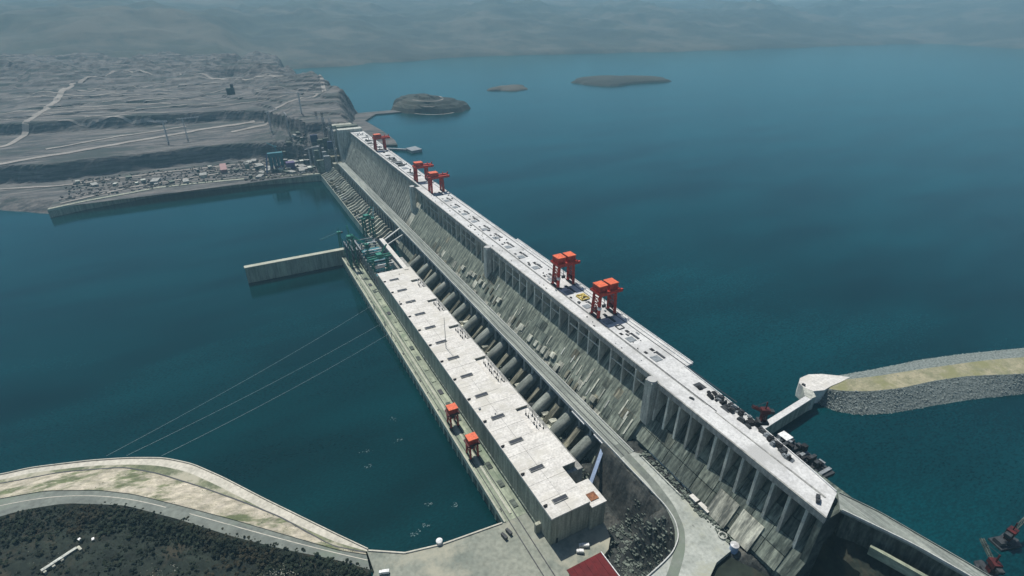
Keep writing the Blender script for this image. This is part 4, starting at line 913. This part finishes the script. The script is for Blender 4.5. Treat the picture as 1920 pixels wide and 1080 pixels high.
# long white sheds and small huts in the dark valley
ls = thing('long_white_shed', 'long narrow white shed with short wings in the dark valley by the near bank', 'shed', (-527, 428, 16.5), None, -1.065)
MB().box(-1.2, 1.2, -12, 12, 0, 3).build('wall', M['face_pale'], ls); MB().box(-1.4, 1.4, -12.4, 12.4, 3, 3.4).build('roof', M['rib'], ls)
for y in (-11, -5, 1): MB().box(1.3, 3.6, y - 1.0, y + 1.0, 0, 2.6).build('wing', M['face_pale'], ls)
MB().box(-1, 5, 12.5, 14.5, 0, 3).build('end_wing', M['face_pale'], ls)
for k, (x, y, s) in enumerate([(-515, 442, 1.3), (-505, 437, 1.2), (-430, 404, 1.1), (-398, 376, 1.1)]):
    h = thing('small_hut', ['tiny white hut nearest the end wing of the long shed', 'tiny white hut just right of the long white shed', 'tiny white hut alone in the scrub halfway along the dark hillside', 'tiny white hut by the spoil stones below the bank road'][k], 'hut', (x, y, 17), 'white huts in the scrub', random.uniform(0, 3))
    MB().box(-s, s, -s * .6, s * .6, 0, 3).build('wall', M['face_pale'], h); MB().box(-s - .2, s + .2, -s * .6 - .2, s * .6 + .2, 3, 3.4).build('roof', M['white'], h)

# scrub on the hillside, pale spoil heaps
FL = [resample(l, 200) for l in (Ee, F1, F2, F3)]
sv = MB()
def hp(t, s):
    i = min(int(t * 199), 199); k = min(int(s), 2); f = s - k; return FL[k][i] * (1 - f) + FL[k + 1][i] * f
clump_v = [(0, 0, 1), (.85, 0, .45), (.26, .8, .4), (-.7, .5, .5), (-.68, -.5, .35), (.28, -.82, .45)]
for _ in range(9000):
    t = random.random(); s = 0.12 + 2.2 * random.random() ** 1.4; p = hp(t, s)
    if fbm(np.array(p[0]), np.array(p[1]), 45, 77) < -0.25: continue
    r = 0.4 + 1.9 * random.random() ** 2.2; px, py = p[0] + random.uniform(-4, 4), p[1] + random.uniform(-4, 4)
    for j in range(3):
        a = random.uniform(0, 6.28); c, d = math.cos(a), math.sin(a); rr = r * random.uniform(.5, 1)
        ox, oy, oz = px + random.uniform(-r, r), py + random.uniform(-r, r), p[2] + random.uniform(-1.5, r * .9)
        sv.add([(ox + (x * c - y * d) * rr * random.uniform(.7, 1.3), oy + (x * d + y * c) * rr * random.uniform(.7, 1.3), oz + z * rr * random.uniform(.8, 1.5)) for x, y, z in clump_v], [(0, i, i % 5 + 1) for i in range(1, 6)])
o = sv.build('scrub', M['leaf']); tag(o, 'dark scrub covering the near hillside', None, None, 'stuff')
dv, dg = MB(), MB()
for cx, cy, r0, nn in ((-478, 438, 16, 160), (-420, 398, 14, 170), (-372, 330, 16, 220), (-345, 300, 16, 200), (-450, 380, 14, 80), (-540, 440, 16, 40), (-118, 205, 10, 160), (-105, 195, 10, 120), (-124, 228, 5, 40)):
    for _ in range(nn):
        x, y = random.gauss(cx, r0 * .5), random.gauss(cy, r0 * .35); s = random.uniform(.15, .6)
        if cx > -200: z = float(cut_height(np.array(x), np.array(y))) + .3
        else: z = 17.5
        a = random.uniform(0, 6.28); c, d = math.cos(a) * s, math.sin(a) * s
        (dg if cx > -200 else dv).add([(x + u * c - v * d, y + u * d + v * c, z + w * s) for u, v, w in ico], icf)
o = dg.build('broken_rock', M['face_dark']); tag(o, 'dark broken rock in the cut beside the powerhouse', None, None, 'stuff')
o = dv.build('spoil_stones', M['wall']); tag(o, 'pale broken stones on the dark slopes', None, None, 'stuff')
td_ = MB()
for _ in range(1500):
    if random.random() < .45: x, y, z = random.uniform(-104, -82), random.uniform(296, 500), random.uniform(6, 22)
    elif random.random() < .6: x, y, z = random.uniform(-60, -45), random.uniform(160, 270), 54
    else: x, y, z = random.uniform(-126, -86), random.uniform(190, 245), None
    if z is None: z = float(cut_height(np.array(x), np.array(y)))
    a, b, c = random.uniform(.2, 1.3), random.uniform(.2, 1.6), random.uniform(.3, 1.5); td_.box(x - a, x + a, y - b, y + b, z - .6, z + c)
o = td_.build('toe_debris', M['face_dark']); tag(o, 'brown formwork scraps and debris at the foot of the dam', None, None, 'stuff')
gt = MB(); LCc, LDd = resample(Cc, 300), resample(D, 300)
for _ in range(2600):
    i = random.randrange(20, 298); t = random.random() ** 1.2; p = LCc[i] * (1 - t) + LDd[i] * t
    if fbm(np.array(p[0]), np.array(p[1]), 30, 91) < 0.12 + 0.25 * random.random(): continue
    r = random.uniform(.25, .8); a = random.uniform(0, 6.28); c, d = math.cos(a) * r, math.sin(a) * r
    gt.add([(p[0] + x * c - y * d, p[1] + x * d + y * c, p[2] - .25 + z * r * .8) for x, y, z in clump_v], [(0, i_, i_ % 5 + 1) for i_ in range(1, 6)])
o = gt.build('grass_tufts', M['grass']); tag(o, 'dry grass tufts on the pale gravel bank', None, None, 'stuff')
# foam flecks on the river
fo = MB()
for cx, cy in ((-232, 487), (-235, 450), (-276, 428), (-237, 354), (-216, 341), (-247, 333), (-258, 329), (-270, 450)):
    for _ in range(14):
        x, y = random.gauss(cx, 2.6), random.gauss(cy, 1.6); s = random.uniform(.2, .7); a = random.uniform(0, 3)
        fo.add([(x + math.cos(a + q) * s * (1.6 if q in (0,) else .7), y + math.sin(a + q) * s, 0.06) for q in (0, 1.6, 3.1, 4.7)], [(0, 1, 2, 3)])
o = fo.build('foam', M['foam']); tag(o, 'white flecks of foam on the dark river', None, None, 'stuff')

# ------------------------------------------------------------------ far construction site
bt = thing('batching_plant', 'teal and purple concrete batching plant on the far bank beside the spillway apron', 'plant', (-215, 1590, 18))
for k in range(4): MB().tube((-12 + 9 * k, 0, 14), (-12 + 9 * k, 0, 40), 4, 12).build('silo', M['steel_teal'], bt); MB().tube((-12 + 9 * k, 0, 4), (-12 + 9 * k, 0, 14), 1, 12, 4).build('hopper', M['purple'], bt)
MB().box(-18, 20, -7, 7, 40, 50).build('head_house', M['steel_teal'], bt); MB().box(24, 46, -9, 12, 0, 20).build('mixer_hall', M['purple'], bt)
MB().bar((-20, 0, 48), (-30, -30, 4), 3).build('conveyor', M['steel_blue'], bt)
for x in (-16, 0, 18):
    for y in (-6, 6): MB().bar((x, y, 0), (x, y, 40), 1.2).build('leg', M['steel_teal'], bt)
bb = thing('square_tower', 'dark square tower block on the far hillside terrace', 'building', (-266, 2250, 118))
MB().box(-13, 13, -12, 12, -10, 42).build('wall', M['steel_dark'], bb); MB().box(-14, 14, -13, 13, 42, 44).build('roof', M['face_dark'], bb); MB().box(2, 12, -6, 6, 44, 56).build('penthouse', M['steel_dark'], bb)
pk = thing('pink_shed', 'narrow pale pink shed on the sandy ground of the far quay', 'shed', (-345, 1668, 18))
MB().box(-7, 7, -36, 36, -1, 9).build('wall', M['pink'], pk); MB().box(-8, 8, -37, 37, 9, 10).build('roof', M['pink'], pk)
sh = [(MB().box(-a, a, -b, b, -2, h).mesh('wall', M[m]), MB().box(-a - .5, a + .5, -b - .5, b + .5, h, h + .8).mesh('roof', M[m2])) for a, b, h, m, m2 in
      ((8, 14, 7, 'face_pale', 'fascia'), (6, 9, 10, 'wall', 'rib'), (10, 20, 8, 'steel_grey', 'fascia'), (5, 5, 14, 'face_dark', 'fascia'), (7, 12, 6, 'steel_dark', 'face_dark'))]
SL = ['low pale-walled shed on the far construction bank', 'squarish grey site building with a light grey roof on the far bank', 'long dull grey hall on the far construction bank', 'small upright concrete block building on the far bank', 'small dark shed with a dull dark roof on the far bank']
SG = ['pale sheds on the far bank', 'grey site buildings on the far bank', 'grey halls on the far bank', 'concrete block buildings on the far bank', 'dark sheds on the far bank']
for k in range(70):
    if k < 56: x, y = random.uniform(-290, -125), random.uniform(1540, 1730)
    elif k < 72: x, y = random.uniform(-680, -300), random.uniform(1585, 1720)
    else: x, y = random.uniform(-900, -60), random.uniform(1860, 2400)
    q = random.randrange(5); a, b = sh[q]
    pl = (' beside the spillway apron', ' along the far quay', ' on the upper terraces')[0 if k < 56 else 1 if k < 72 else 2]
    h = thing('site_building', SL[q].replace(' on the far construction bank', '').replace(' on the far bank', '') + pl, 'building', (x, y, float(far_height(np.array(x), np.array(y)))), SG[q].replace(' on the far bank', '') + pl, random.uniform(-.5, .5))
    s = random.uniform(.5, 1.0); h.scale = (s, s, s); put('wall', a, h); put('roof', b, h)
tc = MB().lattice((0, 0, 0), (0, 0, 60), 2.4, 12, 0.6).mesh('tower', M['tank']); tj = MB().lattice((-14, 0, 58), (44, 0, 58), 1.8, 12, 0.45).mesh('jib', M['tank']); tk = MB().box(-15, -10, -1.5, 1.5, 54, 57).mesh('counterweight', M['steel_dark'])
TL = ['slender pale tower crane behind the monoliths, nearest the cliff foot', 'slender pale tower crane on the ledge above the dam end', 'slender pale tower crane on the middle terrace edge near the cliff', 'pale tower crane beside the unfinished monoliths', 'pale tower crane on the middle terrace, right one of a pair', 'pale tower crane on the middle terrace, left one of a pair', 'pale tower crane by the river end of the spillway apron']
for (x, y), tl_ in zip(((-150, 1760), (-100, 1800), (-190, 1850), (-60, 1620), (-420, 1880), (-470, 1870), (-130, 1560)), TL):
    r = thing('tower_crane', tl_, 'tower crane', (x, y, float(far_height(np.array(x), np.array(y)))), 'tower cranes on the far bank', random.uniform(0, 6))
    put('tower', tc, r); put('jib', tj, r); put('counterweight', tk, r)
cl = MB()
for _ in range(1500):
    if random.random() < .6: x, y = random.uniform(-300, -110), random.uniform(1515, 1740)
    else: x, y = random.uniform(-700, -280), random.uniform(1560, 1740)
    z = float(far_height(np.array(x), np.array(y))); a, b, c = random.uniform(.8, 3.5), random.uniform(.8, 3.5), random.uniform(.8, 4)
    cl.box(x - a, x + a, y - b, y + b, z - 1, z + c)
o = cl.build('site_debris', M['soil']); tag(o, 'pale construction debris strewn over the far quay', None, None, 'stuff')

# ------------------------------------------------------------------ haze
hz = MB().box(-8100, 9600, -1600, 8450, -9.2, 585).build('haze', M['soil']); hz.data.materials.clear()
m = bpy.data.materials.new('haze_air'); m.use_nodes = True; t = m.node_tree
t.nodes.remove(t.nodes['Principled BSDF'])
v = t.nodes.new('ShaderNodeVolumePrincipled'); v.inputs['Color'].default_value = (0.42, 0.80, 1.0, 1); v.inputs['Density'].default_value = HAZE_DENSITY; v.inputs['Anisotropy'].default_value = 0.1
t.links.new(v.outputs[0], t.nodes['Material Output'].inputs['Volume'])
hz.data.materials.append(m); tag(hz, 'thin blue haze over the whole valley', None, None, 'stuff')
